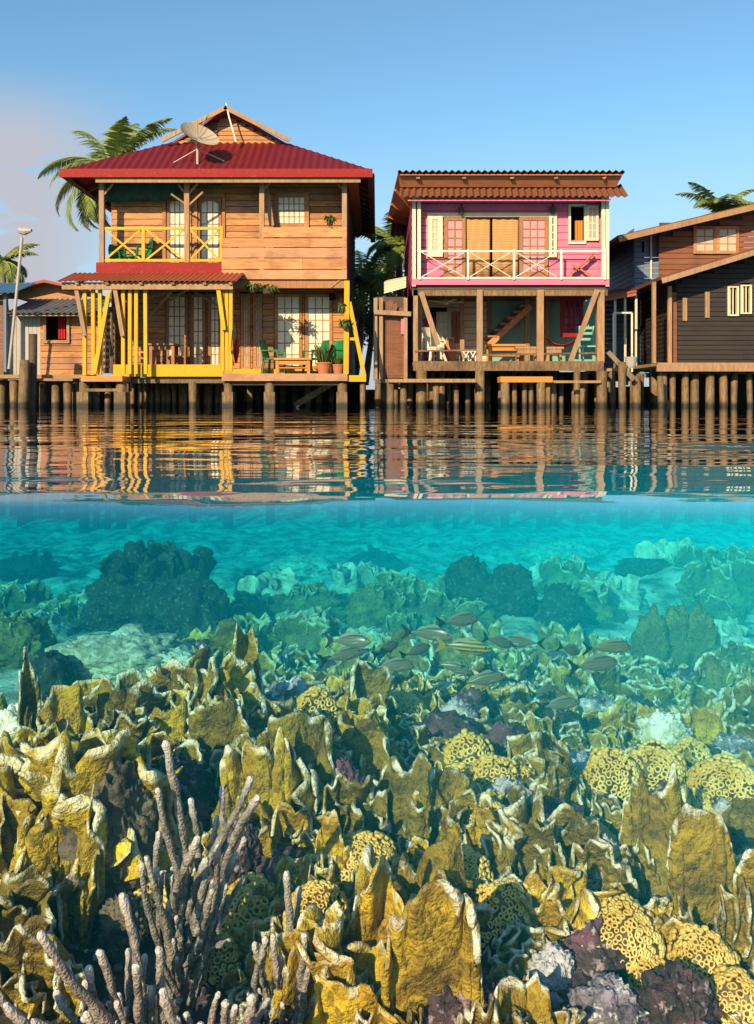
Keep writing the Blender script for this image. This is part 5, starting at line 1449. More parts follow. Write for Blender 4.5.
def fire_colony(mb, w_, h_, seed, n=3, res=(24, 16), main=True, **kw):
    """n < 2: one leading plate with small ones at its foot; n >= 2: a crowded bush of curling plates"""
    rs = np.random.RandomState(seed)
    r2 = (max(16, res[0] * 2 // 3), max(10, res[1] * 2 // 3))
    if n < 2:
        blade(mb, w_, h_, seed, (0, 0, -0.03), rs.uniform(-0.25, 0.25), rs.uniform(-0.15, 0.1), *res, **kw)
        for i in range(5):
            a = rs.uniform(0, 2 * PI); rr = w_ * rs.uniform(0.25, 0.55)
            blade(mb, w_ * rs.uniform(.3, .55), h_ * rs.uniform(.25, .6), seed * 7 + i, (math.cos(a) * rr, math.sin(a) * rr * .8, -.02), rs.uniform(-1.4, 1.4), rs.uniform(-.5, .3), *r2, fold=rs.uniform(.14, .28), k=rs.uniform(3, 5.5), rag=1.3, frill=1.2)
    else:
        m = 5 + 3 * n
        for i in range(m):
            a = 2 * PI * (i + rs.uniform(-.3, .3)) / m; rr = w_ * (.08 + .42 * rs.rand() ** .8)
            ox, oy = math.cos(a) * rr, math.sin(a) * rr * .8
            f_ = 1 - .45 * (rr / (w_ * .5)) ** 2
            wq = w_ * rs.uniform(.36, .62); hq = h_ * rs.uniform(.55, 1.0) * f_
            blade(mb, max(wq, hq * .85), hq, seed * 7 + i, (ox, oy, -.03), rs.normal(0, .65), rs.uniform(-.55, .25), *r2, fold=rs.uniform(.08, .19), k=rs.uniform(2.4, 4.6), rag=rs.uniform(1.0, 1.5), frill=1.2, base=rs.uniform(.35, .55), twist=rs.uniform(-.3, .3), top=rs.uniform(.2, .42))
    lump(mb, w_ * 0.36, seed, 3, (0, 0, -0.01), (1, 0.8, 0.5), 0.35, 2.5, 3, 0.9)

def lettuce(mb, r, seed, n=6, res=(16, 10)):
    """a low frilled clump: short, strongly folded plates on a knob"""
    rs = np.random.RandomState(seed)
    lump(mb, r * 0.55, seed, 3, (0, 0, r * 0.12), (1, 1, 0.7), 0.3, 2, 3, 0.8)
    for i in range(n):
        a = 2 * PI * i / n + rs.uniform(-.4, .4); q = r * rs.uniform(.15, .6)
        blade(mb, r * rs.uniform(.95, 1.4), r * rs.uniform(.7, 1.15), seed * 11 + i, (math.cos(a) * q, math.sin(a) * q, 0.0), a + PI / 2 + rs.uniform(-.5, .5), rs.uniform(-.1, .3), *res, fold=rs.uniform(.12, .24), k=rs.uniform(3, 5.5), base=.5, thick=r * 0.10)

def mound(mb, r, seed, ring=0.0098, squash=(1, 0.9, 0.78), sub=4, low=-0.25):
    """a lump covered with ring shaped polyps"""
    rs = np.random.RandomState(seed)
    k = 0.30
    def rad(v): return 1 + k * fbm(v * 2.3 + seed * 3.1, 3, seed)
    v, f = ico(sub)
    sq = np.array(squash)
    p = v * rad(v)[:, None] * r * sq
    mb.add(p.tolist(), f, 0.5, np.zeros(len(v)).tolist())
    N_ = int(4 * PI * r * r * 1.05 / (ring * ring * 3.1))
    i = np.arange(N_) + 0.5
    ph = np.arccos(1 - 2 * i / N_); th = PI * (1 + 5 ** 0.5) * i
    d = np.stack([np.cos(th) * np.sin(ph), np.sin(th) * np.sin(ph), np.cos(ph)], -1)
    d += rs.normal(0, 0.32 * ring / r, d.shape); d /= np.linalg.norm(d, axis=1, keepdims=True)
    d = d[d[:, 2] > low]
    c = d * rad(d)[:, None] * r * sq
    nrm = d / sq; nrm /= np.linalg.norm(nrm, axis=1, keepdims=True)
    nrm = nrm + rs.normal(0, .06, nrm.shape); nrm /= np.linalg.norm(nrm, axis=1, keepdims=True)
    A, Bq = 9, 5
    ta = np.linspace(0, 2 * PI, A, endpoint=False); tb = np.linspace(0, 2 * PI, Bq, endpoint=False)
    for cc, nn in zip(c, nrm):
        t1 = np.cross(nn, rs.normal(0, 1, 3)); t1 /= np.linalg.norm(t1); t2 = np.cross(nn, t1)
        R0 = ring * rs.uniform(.62, .98); ov = rs.uniform(.72, 1.0); r0 = ring * rs.uniform(.26, .36)
        wob = 1 + .07 * np.sin(2 * ta + rs.rand() * 6) + .08 * np.sin(3 * ta + rs.rand() * 6)
        dirs = (np.cos(ta) * wob)[:, None] * t1 + (np.sin(ta) * wob * ov)[:, None] * t2
        pts = cc + nn * ring * .22 + dirs[:, None, :] * (R0 + r0 * np.cos(tb))[None, :, None] + nn * (r0 * 2.2 * np.sin(tb))[None, :, None]
        fs = [(a * Bq + q, a * Bq + (q + 1) % Bq, ((a + 1) % A) * Bq + (q + 1) % Bq, ((a + 1) % A) * Bq + q) for a in range(A) for q in range(Bq)]
        mb.add(pts.reshape(-1, 3).tolist(), fs, 0.5, np.ones(A * Bq).tolist())

def rod(mb, p, d, length, r, seed, bend=(0, 0, 0.6), n=26, tip=0.22, sides=11):
    rs = np.random.RandomState(seed)
    p = Vector(p); d = Vector(d).normalized(); pts = []; rad = []; ed = []
    for i in range(n + 4):
        if i < n:
            t = i / (n - 1); pts.append(p.copy()); rad.append(r * (1.08 - 0.22 * t) * (1 + .10 * rs.normal()))
            ed.append(max(0, (t - (1 - tip)) / tip) ** 2 * .6)
            d = (d + Vector(bend) * (1.0 / n) + Vector(rs.normal(0, .05, 3))).normalized(); last = p.copy(); p = p + d * (length / (n - 1))
        else:
            q = (i - n + 1) / 4.0
            pts.append(last + d * r * .9 * math.sin(q * PI / 2)); rad.append(max(r * .08, r * .84 * math.cos(q * PI / 2 * .97))); ed.append(.75)
    b0 = len(mb.v)
    mb.tube(pts, rad, sides, None, True, ed)
    vv = np.array(mb.v[b0:]); nz_ = vnoise(vv * 130.0, 3)
    ctr = np.repeat(np.array([q[:] for q in pts]), sides, axis=0)
    dv = vv - ctr; vv = ctr + dv * (1 + .27 * nz_)[:, None]
    mb.v[b0:] = [tuple(q) for q in vv.tolist()]

# ================================================================== THE REEF: PLACING
def ground_at(px, py):
    """the point of the reef floor on the line of sight through a picture point"""
    y = 1.3
    while y < 34:
        x, z = X(px, y), Z(py, y)
        if z <= float(sea_base(x, y)): return x, y
        y += 0.01 + y * 0.002
    return X(px, 34), 34
def floor_z(x, y): return float(sea_z(x, y))
LAND = []          # landmarks: (x, y, phrase)
TAKEN = []         # (x, y, radius)

FIRE = [ # px, top, width, height, blades, heading, material, label, landmark phrase
 (434, 906, 98, 165, 1, .05, 'fire_dark', 'broad dark ochre fire coral plate with bleached top edge, largest at the front', 'the broad dark front plate', dict(fan=.45, base=.5, fold=.10, rag=.6, sqr=.55, top=.15, frill=.6)),
 (704, 818, 62, 150, 0, .1, 'fire_dark', 'tall smooth fire coral column with flat white rimmed top', 'the smooth column plate', dict(fan=.3, base=.75, fold=.05, rag=.2, top=.08, sqr=.5, frill=.35)),
 (657, 786, 56, 118, 1, -.2, 'fire_dark', 'two lobed upright fire coral plate just left of the smooth column', 'the two lobed plate', dict(fan=.4, base=.5, fold=.16, rag=1.3)),
 (528, 800, 62, 90, 2, .4, 'fire_dark', 'fluted grey green fire coral plate with a pointed crest, left of its darker twin', 'the pointed fluted plate', dict(fold=.3, k=6)),
 (583, 798, 78, 95, 2, -.3, 'fire_dark', 'deeply creased dark fire coral plate with white crumbs on its rim', 'the creased white crumbed plate', dict(fold=.32, k=6.5)),
 (262, 742, 66, 112, 1, .45, 'fire', 'bright golden fire coral plate with white frilled rim above the tall sea rods', 'the bright golden plate', dict(fold=.25, k=5, rag=1.4)),
 (286, 722, 82, 96, 1, -.15, 'fire_dark', 'wide domed brown fire coral plate behind the bright golden one', 'the wide domed plate', dict(fold=.10, top=.4, rag=.6)),
 (218, 709, 66, 66, 1, .1, 'fire_dark', 'rounded olive fire coral fan with white rim on the reef shoulder', 'the rounded olive fan', dict(fold=.14, top=.45, rag=.6)),
 (245, 632, 30, 92, 1, .2, 'fire', 'slim bright yellow fire coral rising highest on the reef skyline', 'the highest yellow plate', dict(fold=.3, base=.7, rag=.7)),
 (186, 652, 62, 78, 2, -.5, 'fire_dark', 'dark ribbed fan of fire coral left of the highest yellow plate', 'the dark ribbed fan', dict(fold=.22, k=7)),
 (218, 660, 34, 70, 2, .7, 'fire', 'knobby golden fire coral between the dark ribbed fan and the highest plate', 'the knobby golden coral', dict(fold=.3)),
 (30, 658, 22, 105, 0, .6, 'fire_dark', 'thin dark fire coral spike standing alone at the edge of the reef', 'the lone dark spike', dict(base=.8, fold=.35, rag=1.2, top=.7)),
 (58, 690, 40, 90, 2, .9, 'fire', 'pale knobbed fire coral near the lone dark spike', 'the pale knobbed coral', dict(fold=.3)),
 (15, 742, 52, 130, 2, .5, 'fire', 'golden fire coral with curled plates cut by the picture edge below the bleached patch', 'the curled edge coral', dict(fold=.32)),
 (58, 735, 60, 120, 2, -.6, 'fire', 'tangled golden fire coral stack below the pale knobbed one', 'the tangled golden stack', dict(fold=.34, k=6)),
 (100, 735, 44, 140, 2, .3, 'fire', 'tall narrow golden fire coral beside the brown sponge', 'the tall narrow coral', dict(fold=.3, base=.6)),
 (140, 720, 50, 84, 2, -.3, 'fire', 'yellow frilled fire coral over the brown sponge', 'the frilled coral over the sponge', dict(fold=.3)),
 (120, 690, 60, 70, 2, .2, 'fire_dark', 'brown yellow fire coral with crumbly white top in the left middle of the reef', 'the crumbly topped coral', dict(fold=.28)),
 (160, 700, 50, 74, 2, .8, 'fire', 'leaning yellow fire coral tongue under the dark ribbed fan', 'the leaning tongue', dict(fold=.25)),
 (70, 800, 46, 130, 1, -.9, 'fire', 'long hanging golden plate at the dark hollow on the left', 'the long hanging plate', dict(fold=.3, base=.7)),
 (22, 845, 44, 100, 2, .4, 'fire_dark', 'small curled fire coral with blue white rim above the dark cave', 'the blue rimmed coral', dict(fold=.35)),
 (42, 920, 62, 84, 2, -.2, 'fire_dark', 'low cupped fire coral by the base of the leaning sea rod', 'the low cupped coral', dict(fold=.4)),
 (372, 868, 60, 140, 1, .2, 'fire', 'tall golden fire coral with scalloped shoulders behind the broad dark front plate', 'the scalloped tall plate', dict(fold=.24, k=5)),
 (408, 850, 62, 96, 2, -.3, 'fire_dark', 'shell shaped ochre fire coral plate behind the broad dark front plate', 'the shell shaped plate', dict(fold=.2, top=.5)),
 (334, 820, 38, 78, 1, .1, 'fire', 'small trumpet shaped yellow fire coral standing free over a dark hole', 'the trumpet shaped coral', dict(base=.2, fan=1.1, fold=.2)),
 (404, 768, 66, 84, 1, -.35, 'fire_dark', 'grey brown fire coral plate, left half of a wide double crest', 'the left crest plate', dict(fold=.18)),
 (448, 770, 52, 80, 2, .35, 'fire_dark', 'ridged fire coral plate, right half of a wide double crest', 'the right crest plate', dict(fold=.25, k=6)),
 (488, 815, 46, 66, 1, .1, 'fire', 'bright yellow fan of fire coral beside the ring coral heads', 'the bright small fan', dict(base=.2, fan=1.0, fold=.25, k=6)),
 (552, 868, 62, 84, 2, .2, 'fire', 'golden fluted fire coral vase with white frill before the creased plate', 'the fluted vase', dict(fold=.3, k=6, base=.3)),
 (352, 708, 44, 64, 2, .3, 'fire', 'golden knobby fire coral in the middle of the reef under the fish school', 'the knobby middle coral', dict(fold=.3)),
 (330, 742, 60, 84, 2, -.4, 'fire_dark', 'dark folded fire coral hanging beside the wide domed plate', 'the dark folded coral', dict(fold=.3)),
 (558, 735, 42, 82, 2, .6, 'fire_dark', 'slender brown fire coral below the lowest fish', 'the slender brown coral', dict(fold=.28, base=.55)),
 (703, 712, 48, 52, 1, -.2, 'fire', 'ribbed yellow fan of fire coral on the far right slope', 'the ribbed right fan', dict(base=.25, fan=.9, fold=.2, k=8, rag=.5)),
 (738, 688, 46, 60, 2, .3, 'fire_dark', 'dark green fire coral fan cut by the picture edge, above the ribbed yellow fan', 'the dark edge fan', dict(fold=.2)),
 (748, 850, 46, 130, 0, .2, 'fire_dark', 'blurred pale ochre fire coral lobe at the picture edge, right of the smooth column', 'the pale edge lobe', dict(fold=.12, base=.6, rag=.6)),
 (745, 800, 46, 64, 0, -.3, 'fire_dark', 'smooth olive green plate at the picture edge over the ring coral head', 'the smooth olive plate', dict(fold=.08, rag=.4)),
 (664, 700, 44, 50, 2, .2, 'fire', 'pale yellow lettuce like fire coral near the white dome', 'the pale lettuce coral', dict(fold=.35)),
 (636, 698, 40, 54, 2, -.5, 'fire', 'yellow green fire coral clump left of the white dome', 'the clump by the white dome', dict(fold=.35)),
 (360, 985, 46, 84, 2, .3, 'fire', 'short golden fire coral with thick white rim at the very front', 'the short front coral', dict(fold=.2, base=.3)),
 (338, 925, 56, 110, 2, -.6, 'fire', 'golden plate turned edge on, left of the broad dark front plate', 'the edge on plate', dict(fold=.25)),
 (522, 985, 46, 90, 2, .5, 'fire_dark', 'ochre fire coral with grey blue flanks right of the broad dark front plate', 'the grey flanked coral', dict(fold=.28)),
 (566, 1000, 50, 70, 2, -.4, 'fire_dark', 'fire coral with glaring white crest at the front between pale rocks', 'the glaring white crest', dict(fold=.25)),
 (652, 895, 44, 70, 2, .4, 'fire', 'small bright golden fire coral at the foot of the two lobed plate', 'the small golden foot coral', dict(fold=.3)),
 (600, 858, 34, 38, 2, -.2, 'fire', 'cream topped fire coral above the big ring coral dome', 'the cream topped coral', dict(fold=.3)),
 (308, 905, 60, 80, 2, .3, 'fire', 'golden curled fire coral over the short sea rods', 'the curled coral over the rods', dict(fold=.32)),
 (576, 652, 44, 56, 3, .2, 'fire', 'bright yellow lettuce like fire coral behind the two leading fish', 'the yellow clump behind the fish', dict(fold=.35)),
 (486, 668, 28, 52, 2, .2, 'fire', 'small flame shaped yellow coral before the fish school', 'the flame shaped coral', dict(fold=.2)),
 (378, 632, 30, 40, 2, 0, 'fire', 'small yellow green coral crest at the back of the reef under the pale bush', 'the back crest', dict(fold=.3)),
]
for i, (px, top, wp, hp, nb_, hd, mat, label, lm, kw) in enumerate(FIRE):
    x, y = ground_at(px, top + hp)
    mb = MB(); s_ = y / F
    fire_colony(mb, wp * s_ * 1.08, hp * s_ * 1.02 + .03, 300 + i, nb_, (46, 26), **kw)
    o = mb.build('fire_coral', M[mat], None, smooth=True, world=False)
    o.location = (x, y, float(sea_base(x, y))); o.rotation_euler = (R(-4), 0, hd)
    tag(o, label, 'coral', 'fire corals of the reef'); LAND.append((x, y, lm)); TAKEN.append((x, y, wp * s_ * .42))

MOUND = [
 (466, 735, 46, 50, 'round ring coral head in the shade, upper left of a touching pair', 'the upper shaded ring head'),
 (494, 758, 46, 48, 'round ring coral head in the shade, lower right of a touching pair', 'the lower shaded ring head'),
 (522, 768, 34, 36, 'small pale ring coral knob at the end of the shaded pair', 'the ring knob'),
 (457, 852, 64, 66, 'yellow ring coral head beneath the right crest plate, behind its larger neighbour', 'the back ring head'),
 (502, 884, 58, 78, 'tall egg shaped ring coral head beside the broad dark front plate', 'the egg shaped ring head'),
 (481, 802, 66, 52, 'pale fine ringed coral head above the bright small fan', 'the fine ringed head'),
 (618, 902, 88, 84, 'wide sunlit dome of ring coral, largest of the front', 'the big ring dome'),
 (575, 934, 42, 44, 'small ball of ring coral at the foot of the wide dome', 'the small ring ball'),
 (726, 762, 72, 62, 'bright yellow ring coral head at the picture edge', 'the bright edge ring head'),
 (688, 790, 50, 46, 'dark flank of ring coral below the bright edge head', 'the dark ring flank'),
 (655, 748, 58, 60, 'greenish ring coral head under the white dome', 'the greenish ring head'),
 (612, 752, 52, 62, 'arched ring coral head with a dark hollow below', 'the arched ring head'),
 (316, 886, 62, 70, 'net like ring coral head above the short sea rods', 'the net like ring head'),
 (365, 838, 66, 56, 'ruffled ring coral head behind the scalloped tall plate', 'the ruffled ring head'),
 (702, 932, 64, 72, 'ring coral mound at the lower right, with reddish patches', 'the lower right ring mound'),
 (735, 975, 56, 60, 'dim ring coral mound in the corner below the pale edge lobe', 'the dim corner mound'),
 (648, 962, 46, 40, 'low band of ring coral under the wide dome', 'the ring band'),
 (215, 938, 44, 52, 'olive net patterned coral ball behind the sea rods', 'the olive net ball'),
 (318, 690, 42, 50, 'brownish ring coral knob at the middle of the reef skyline', 'the skyline ring knob'),
 (368, 740, 42, 42, 'pale ring coral knob under the knobby middle coral', 'the pale ring knob'),
 (690, 742, 40, 36, 'small ring coral knob between greenish head and ribbed fan', 'the right ring knob'),
]
for i, (px, top, wp, hp, label, lm) in enumerate(MOUND):
    x, y = ground_at(px, top + hp * .92)
    s_ = y / F; r = wp * s_ / 2 * .98
    mb = MB(); mound(mb, r, 40 + i, max(.0062, .0034 * y), (1, .9, hp / wp * 1.0))
    o = mb.build('ring_coral', M['zoa'], None, smooth=True, world=False)
    zc = Z(top + hp / 2, y)
    o.location = (x, y + r * .05, zc); tag(o, label, 'coral', 'ring coral heads of the reef')
    LAND.append((x, y, lm)); TAKEN.append((x, y + r * .4, r * .9))
    # the dead rock it grows on
    gz = float(sea_base(x, y + r * .4)); hh = zc - gz + r * .2
    if hh > .05:
        mb = MB(); lump(mb, 1.0, 60 + i, 4, (0, 0, 0), (r * .8, r * .75, hh * .62), .3, 2.2, 4)
        o2 = mb.build('reef_rock', M['crust'], None, smooth=True, world=False); o2.location = (x, y + r * .5, gz + hh * .35)
        tag(o2, 'dark crusted rock carrying ' + lm, 'rock', 'rocks of the reef')

ROCK = [
 (103, 765, 78, 150, 'sponge', (.8, .7, 1.4), 'knobby brown grey sponge column above the sea rods', 'sponge'),
 (120, 905, 40, 60, 'sponge', (1, 1, 1), 'small brown sponge lump in the dark hollow', 'sponge'),
 (340, 770, 50, 60, 'crust', (1, 1, 1), 'purple crusted rock under the left crest plate', 'rock'),
 (175, 770, 60, 70, 'crust', (1, 1, 1), 'pink speckled rock between sponge and golden plate', 'rock'),
 (236, 830, 40, 60, 'crust', (1, 1, 1), 'magenta crusted rock right of the tall sea rods', 'rock'),
 (612, 995, 66, 58, 'palerock', (1.1, 1, .9), 'white and violet rubble rock at the lower right front', 'rock'),
 (556, 956, 44, 56, 'palerock', (.9, 1, 1), 'bluish white broken rock right of the egg shaped head', 'rock'),
 (600, 935, 60, 70, 'crust', (1, 1, 1), 'reddish shaded rock under the big ring dome', 'rock'),
 (605, 848, 50, 60, 'palerock', (1, 1, .9), 'bleached knob above the big ring dome', 'rock'),
 (680, 985, 70, 80, 'crust', (1, 1, 1), 'dark violet rock below the lower right ring mound', 'rock'),
 (600, 700, 40, 36, 'palerock', (1.2, 1, .8), 'lilac rock knob left of the pale lettuce corals', 'rock'),
 (462, 705, 38, 34, 'palerock', (1.1, 1, .9), 'violet grey rock knob behind the shaded ring heads', 'rock'),
 (510, 730, 46, 44, 'crust', (1.1, 1, .9), 'blue shaded rock right of the shaded ring heads', 'rock'),
 (665, 718, 46, 50, 'anem', (1, 1, .95), 'white dome shaped coral among yellow corals on the right', 'coral'),
 (14, 712, 50, 50, 'anem', (1, .9, 1.0), 'glaring white bleached patch at the left picture edge', 'coral'),
 (335, 705, 34, 26, 'crust', (1, 1, .8), 'dusky red rock knob in the reef middle', 'rock'),
 (450, 985, 90, 90, 'crust', (1, 1, .8), 'dark red crusted rock behind the broad dark front plate', 'rock'),
 (735, 740, 40, 34, 'palerock', (1.3, 1, .7), 'lilac grey slab above the bright edge ring head', 'rock'),
]
for i, (px, top, wp, hp, mat, sq, label, cat) in enumerate(ROCK):
    x, y = ground_at(px, top + hp * .9); s_ = y / F; r = wp * s_ / 2
    mb = MB(); lump(mb, r, 90 + i, 5, (0, 0, 0), (1, .85, hp / wp), .40, 3.0, 6, .5, .22)
    o = mb.build({'rock': 'reef_rock', 'sponge': 'sponge', 'coral': 'white_coral'}[cat], M[mat], None, smooth=True, world=False)
    o.location = (x, y + r * .3, Z(top + hp / 2, y)); tag(o, label, cat, {'rock': 'rocks of the reef', 'sponge': 'sponges', 'coral': 'white corals'}[cat]); TAKEN.append((x, y + r * .3, r * .7))

# sea rods
def rods(name, base, specs, label, seed):
    """specs: (x px, y px of tip, dy depth, stem start fraction) relative to the base point"""
    rs = np.random.RandomState(seed)
    o = empty(name, base, 0, label, 'coral', 'sea rod corals')
    for j, (dx, dz, dy, l, r, bend) in enumerate(specs):
        mb = MB(); rod(mb, (dx[0], dy, dx[1]), dz, l, r, seed + j, bend)
        mb.build('branch', M['rod'], o, smooth=True, world=False)
    return o
def rod_group(px_base, py_base, Y, tips, label, seed, r=.0125):
    bx, bz = X(px_base, Y), Z(py_base, Y)
    o = empty('sea_rod', (bx, Y, bz), 0, label, 'coral', 'sea rod corals')
    rs = np.random.RandomState(seed)
    tips = list(tips)
    for _ in range(len(tips) * 5 // 2):                             # the shorter fingers between the tall ones
        a, c = tips[rs.randint(len(tips))], tips[rs.randint(len(tips))]
        t = rs.uniform(.2, .8); m_ = [p_ * t + q_ * (1 - t) for p_, q_ in zip(a, c)]
        k_ = rs.uniform(.45, .85)
        tips.append((m_[2] + (m_[0] - m_[2]) * k_ + rs.uniform(-15, 15), m_[3] + (m_[1] - m_[3]) * k_, m_[2], m_[3], m_[4] * .85))
    for j, (px, py, fx, fy, rr) in enumerate(tips):       # tip pixel, root pixel
        yo = rs.uniform(-.06, .06)
        p = Vector((X(fx, Y) - bx, yo * .4, Z(fy, Y) - bz)); q = Vector((X(px, Y) - bx, yo, Z(py, Y) - bz))
        L_ = (q - p).length; d = (q - p).normalized()
        side = Vector((rs.uniform(-.25, .25), rs.uniform(-.2, .2), 0.35))
        d0 = (d - side * .5 + Vector((0, 0, 0))).normalized()
        mb = MB(); rod(mb, p, d0, L_ * 1.02, r * rr * .52, seed * 31 + j, side)
        mb.build('branch', M['rod'], o, smooth=True, world=False)
    LAND.append((bx, Y, {1: 'the tall sea rods', 2: 'the low sea rods', 3: 'the short sea rods', 4: 'the pale front sea rods'}[seed])); TAKEN.append((bx, Y, .10))
rod_group(185, 1010, 1.72, [(212, 742, 178, 960, 1.25), (262, 785, 196, 930, 1.2), (182, 800, 172, 960, 1.1), (140, 848, 168, 965, .9), (150, 830, 170, 975, .9), (160, 840, 172, 940, .95), (232, 790, 190, 905, 1.15), (205, 820, 186, 960, 1.0), (198, 850, 182, 985, .9), (222, 850, 190, 985, .9), (246, 812, 200, 940, 1.0),
 (193, 775, 180, 930, 1.0), (176, 870, 175, 990, .85), (212, 880, 190, 1000, .8), (232, 880, 195, 1000, .75), (155, 880, 172, 1000, .85), (203, 925, 190, 1015, .75)], 'tallest sea rod colony, grey brown fingers reaching up between sponge and golden plate', 1, .0135)
rod_group(150, 1075, 1.50, [(50, 900, 140, 1060, 1.2), (125, 908, 145, 1065, 1.25), (150, 945, 150, 1070, 1.2), (112, 935, 140, 1060, 1.1), (78, 960, 140, 1075, 1.1), (57, 988, 130, 1080, 1.15), (2, 1008, 120, 1085, 1.2), (100, 985, 140, 1075, 1.1), (165, 965, 155, 1075, 1.1), (140, 975, 145, 1075, 1.05), (43, 1016, 125, 1085, 1.1), (88, 1005, 135, 1085, 1.1), (-14, 985, 110, 1085, 1.1), (122, 1005, 140, 1085, 1.0)], 'low sea rod colony at the lower left corner with one finger leaning far out', 2, .0130)
rod_group(285, 1060, 1.62, [(285, 888, 284, 1030, 1.15), (262, 925, 275, 1040, 1.0), (300, 915, 290, 1035, 1.0), (322, 920, 295, 1040, 1.1), (312, 950, 295, 1045, 1.0), (248, 955, 270, 1050, 1.0), (275, 950, 280, 1050, .95), (330, 960, 300, 1055, .95), (235, 930, 268, 1045, 1.0), (308, 985, 292, 1060, .9), (258, 985, 275, 1060, .9), (292, 965, 286, 1055, .95), (268, 1000, 280, 1065, .9), (325, 995, 300, 1065, .85)], 'short bushy sea rod colony with white tips beside the net like ring head', 3, .0125)
rod_group(215, 1085, 1.40, [(170, 990, 200, 1080, 1.2), (188, 1000, 205, 1085, 1.1), (210, 985, 212, 1085, 1.0), (225, 1002, 218, 1085, 1.05), (252, 975, 228, 1080, 1.15), (240, 1000, 224, 1085, 1.0), (198, 1012, 208, 1090, .95), (152, 1010, 195, 1088, 1.1), (268, 1005, 232, 1088, 1.0)], 'pale tipped cluster of short sea rods cut by the lower picture edge', 4, .0125)

# ------------------------------------------------------------------ the far reef in the turquoise
def head(px, top, wp, hp, mat, label, seed, sub=5, rough=.42, knob=.12, kind='coral_head', cat='coral head', group='coral heads in the distance', sq=.8, frills=0):
    x, y = ground_at(px, top + hp * .92); s_ = y / F; r = wp * s_ / 2
    mb = MB(); lump(mb, r, seed, sub, (0, 0, 0), (1, sq, hp / wp), rough, 2.6, 5, .5, knob)
    rs = np.random.RandomState(seed)
    for k in range(frills):
        a = rs.uniform(0, 2 * PI); q = rs.uniform(.2, .85)
        bx, by = math.cos(a) * q * r, math.sin(a) * q * r * sq
        bz = r * hp / wp * math.sqrt(max(.05, 1 - q * q)) * .8
        blade(mb, r * rs.uniform(.25, .5), r * rs.uniform(.25, .5), seed * 5 + k, (bx, by, bz), rs.uniform(-1.5, 1.5), 0, 12, 8, fold=.3, thick=r * .05)
    o = mb.build(kind, M[mat], None, smooth=True, world=False); o.location = (x, y + r * .4, Z(top + hp / 2, y)); TAKEN.append((x, y + r * .4, r))
    w_ = label.split(); short = 'the ' + label
    if len(w_) <= 8: LAND.append((x, y, short))
    return tag(o, label, cat, group)
big = head(150, 566, 128, 84, 'headrock', 'big dark coral block with a hollow brow, lone in the turquoise on the left', 500, 6, .30, .10, sq=.6, frills=16)
head(112, 585, 60, 60, 'headrock', 'dark shoulder of coral at the left foot of the big dark block', 501, 5)
head(196, 590, 60, 70, 'headrock', 'dark shoulder of coral at the right foot of the big dark block', 502, 5)
head(170, 566, 44, 18, 'sandrock', 'pale flat coral slab lying on top of the big dark block', 503, 4, .2, .0)
for i, (px, top, wp, hp, mat, fr, label) in enumerate([
 (120, 640, 120, 50, 'sandrock', 0, 'pale rounded sandy mound in front of the big dark block'),
 (70, 645, 60, 40, 'sandrock', 0, 'small pale sandy mound near the lone dark spike'),
 (165, 655, 60, 40, 'sandrock', 0, 'mottled sandy knoll behind the dark ribbed fan'),
 (15, 620, 60, 60, 'far_coral', 12, 'dark bushy coral head in the turquoise at the left picture edge'),
 (45, 655, 40, 50, 'headrock', 6, 'dark coral stub under the bushy head at the left edge'),
 (315, 594, 62, 36, 'far_coral', 12, 'green coral crest with pale rim below the middle water'),
 (378, 592, 60, 50, 'far_coral', 22, 'pale green coral bush at the back of the reef, middle of the picture'),
 (470, 562, 46, 46, 'headrock', 14, 'dim pinnacle of coral at the crest of the far ridge'),
 (512, 572, 50, 54, 'headrock', 16, 'dim broad coral head in the middle of the far ridge'),
 (562, 590, 46, 46, 'headrock', 14, 'dim coral head at the right end of the far ridge'),
 (655, 618, 36, 72, 'far_coral', 12, 'dark green coral pillar, first of the tall row'),
 (680, 610, 32, 80, 'far_coral', 12, 'dark green coral pillar, tallest of the row'),
 (703, 612, 34, 78, 'far_coral', 12, 'dark green coral pillar, last of the tall row'),
 (738, 640, 44, 30, 'sandrock', 0, 'pale green coral slope at the right picture edge'),
 (735, 652, 50, 44, 'far_coral', 12, 'olive coral clump under the pale slope at the right edge'),
 (255, 575, 40, 30, 'headrock', 4, 'faint dark coral patch right of the big dark block'),
 (650, 562, 56, 18, 'headrock', 0, 'faint long coral bank far off on the right'),
 (20, 560, 60, 24, 'headrock', 4, 'faint dark coral bank at the far left picture edge'),
 (300, 560, 60, 22, 'sandrock', 0, 'faint pale sandy rise in the far middle'),
 (560, 545, 70, 22, 'sandrock', 0, 'faint pale rise above the far ridge'),
 (375, 555, 50, 22, 'headrock', 4, 'faint small coral knob in the far middle')]):
    head(px, top, wp, hp, mat, label, 520 + i, 4 if wp < 50 else 5, .42, .14, frills=fr)
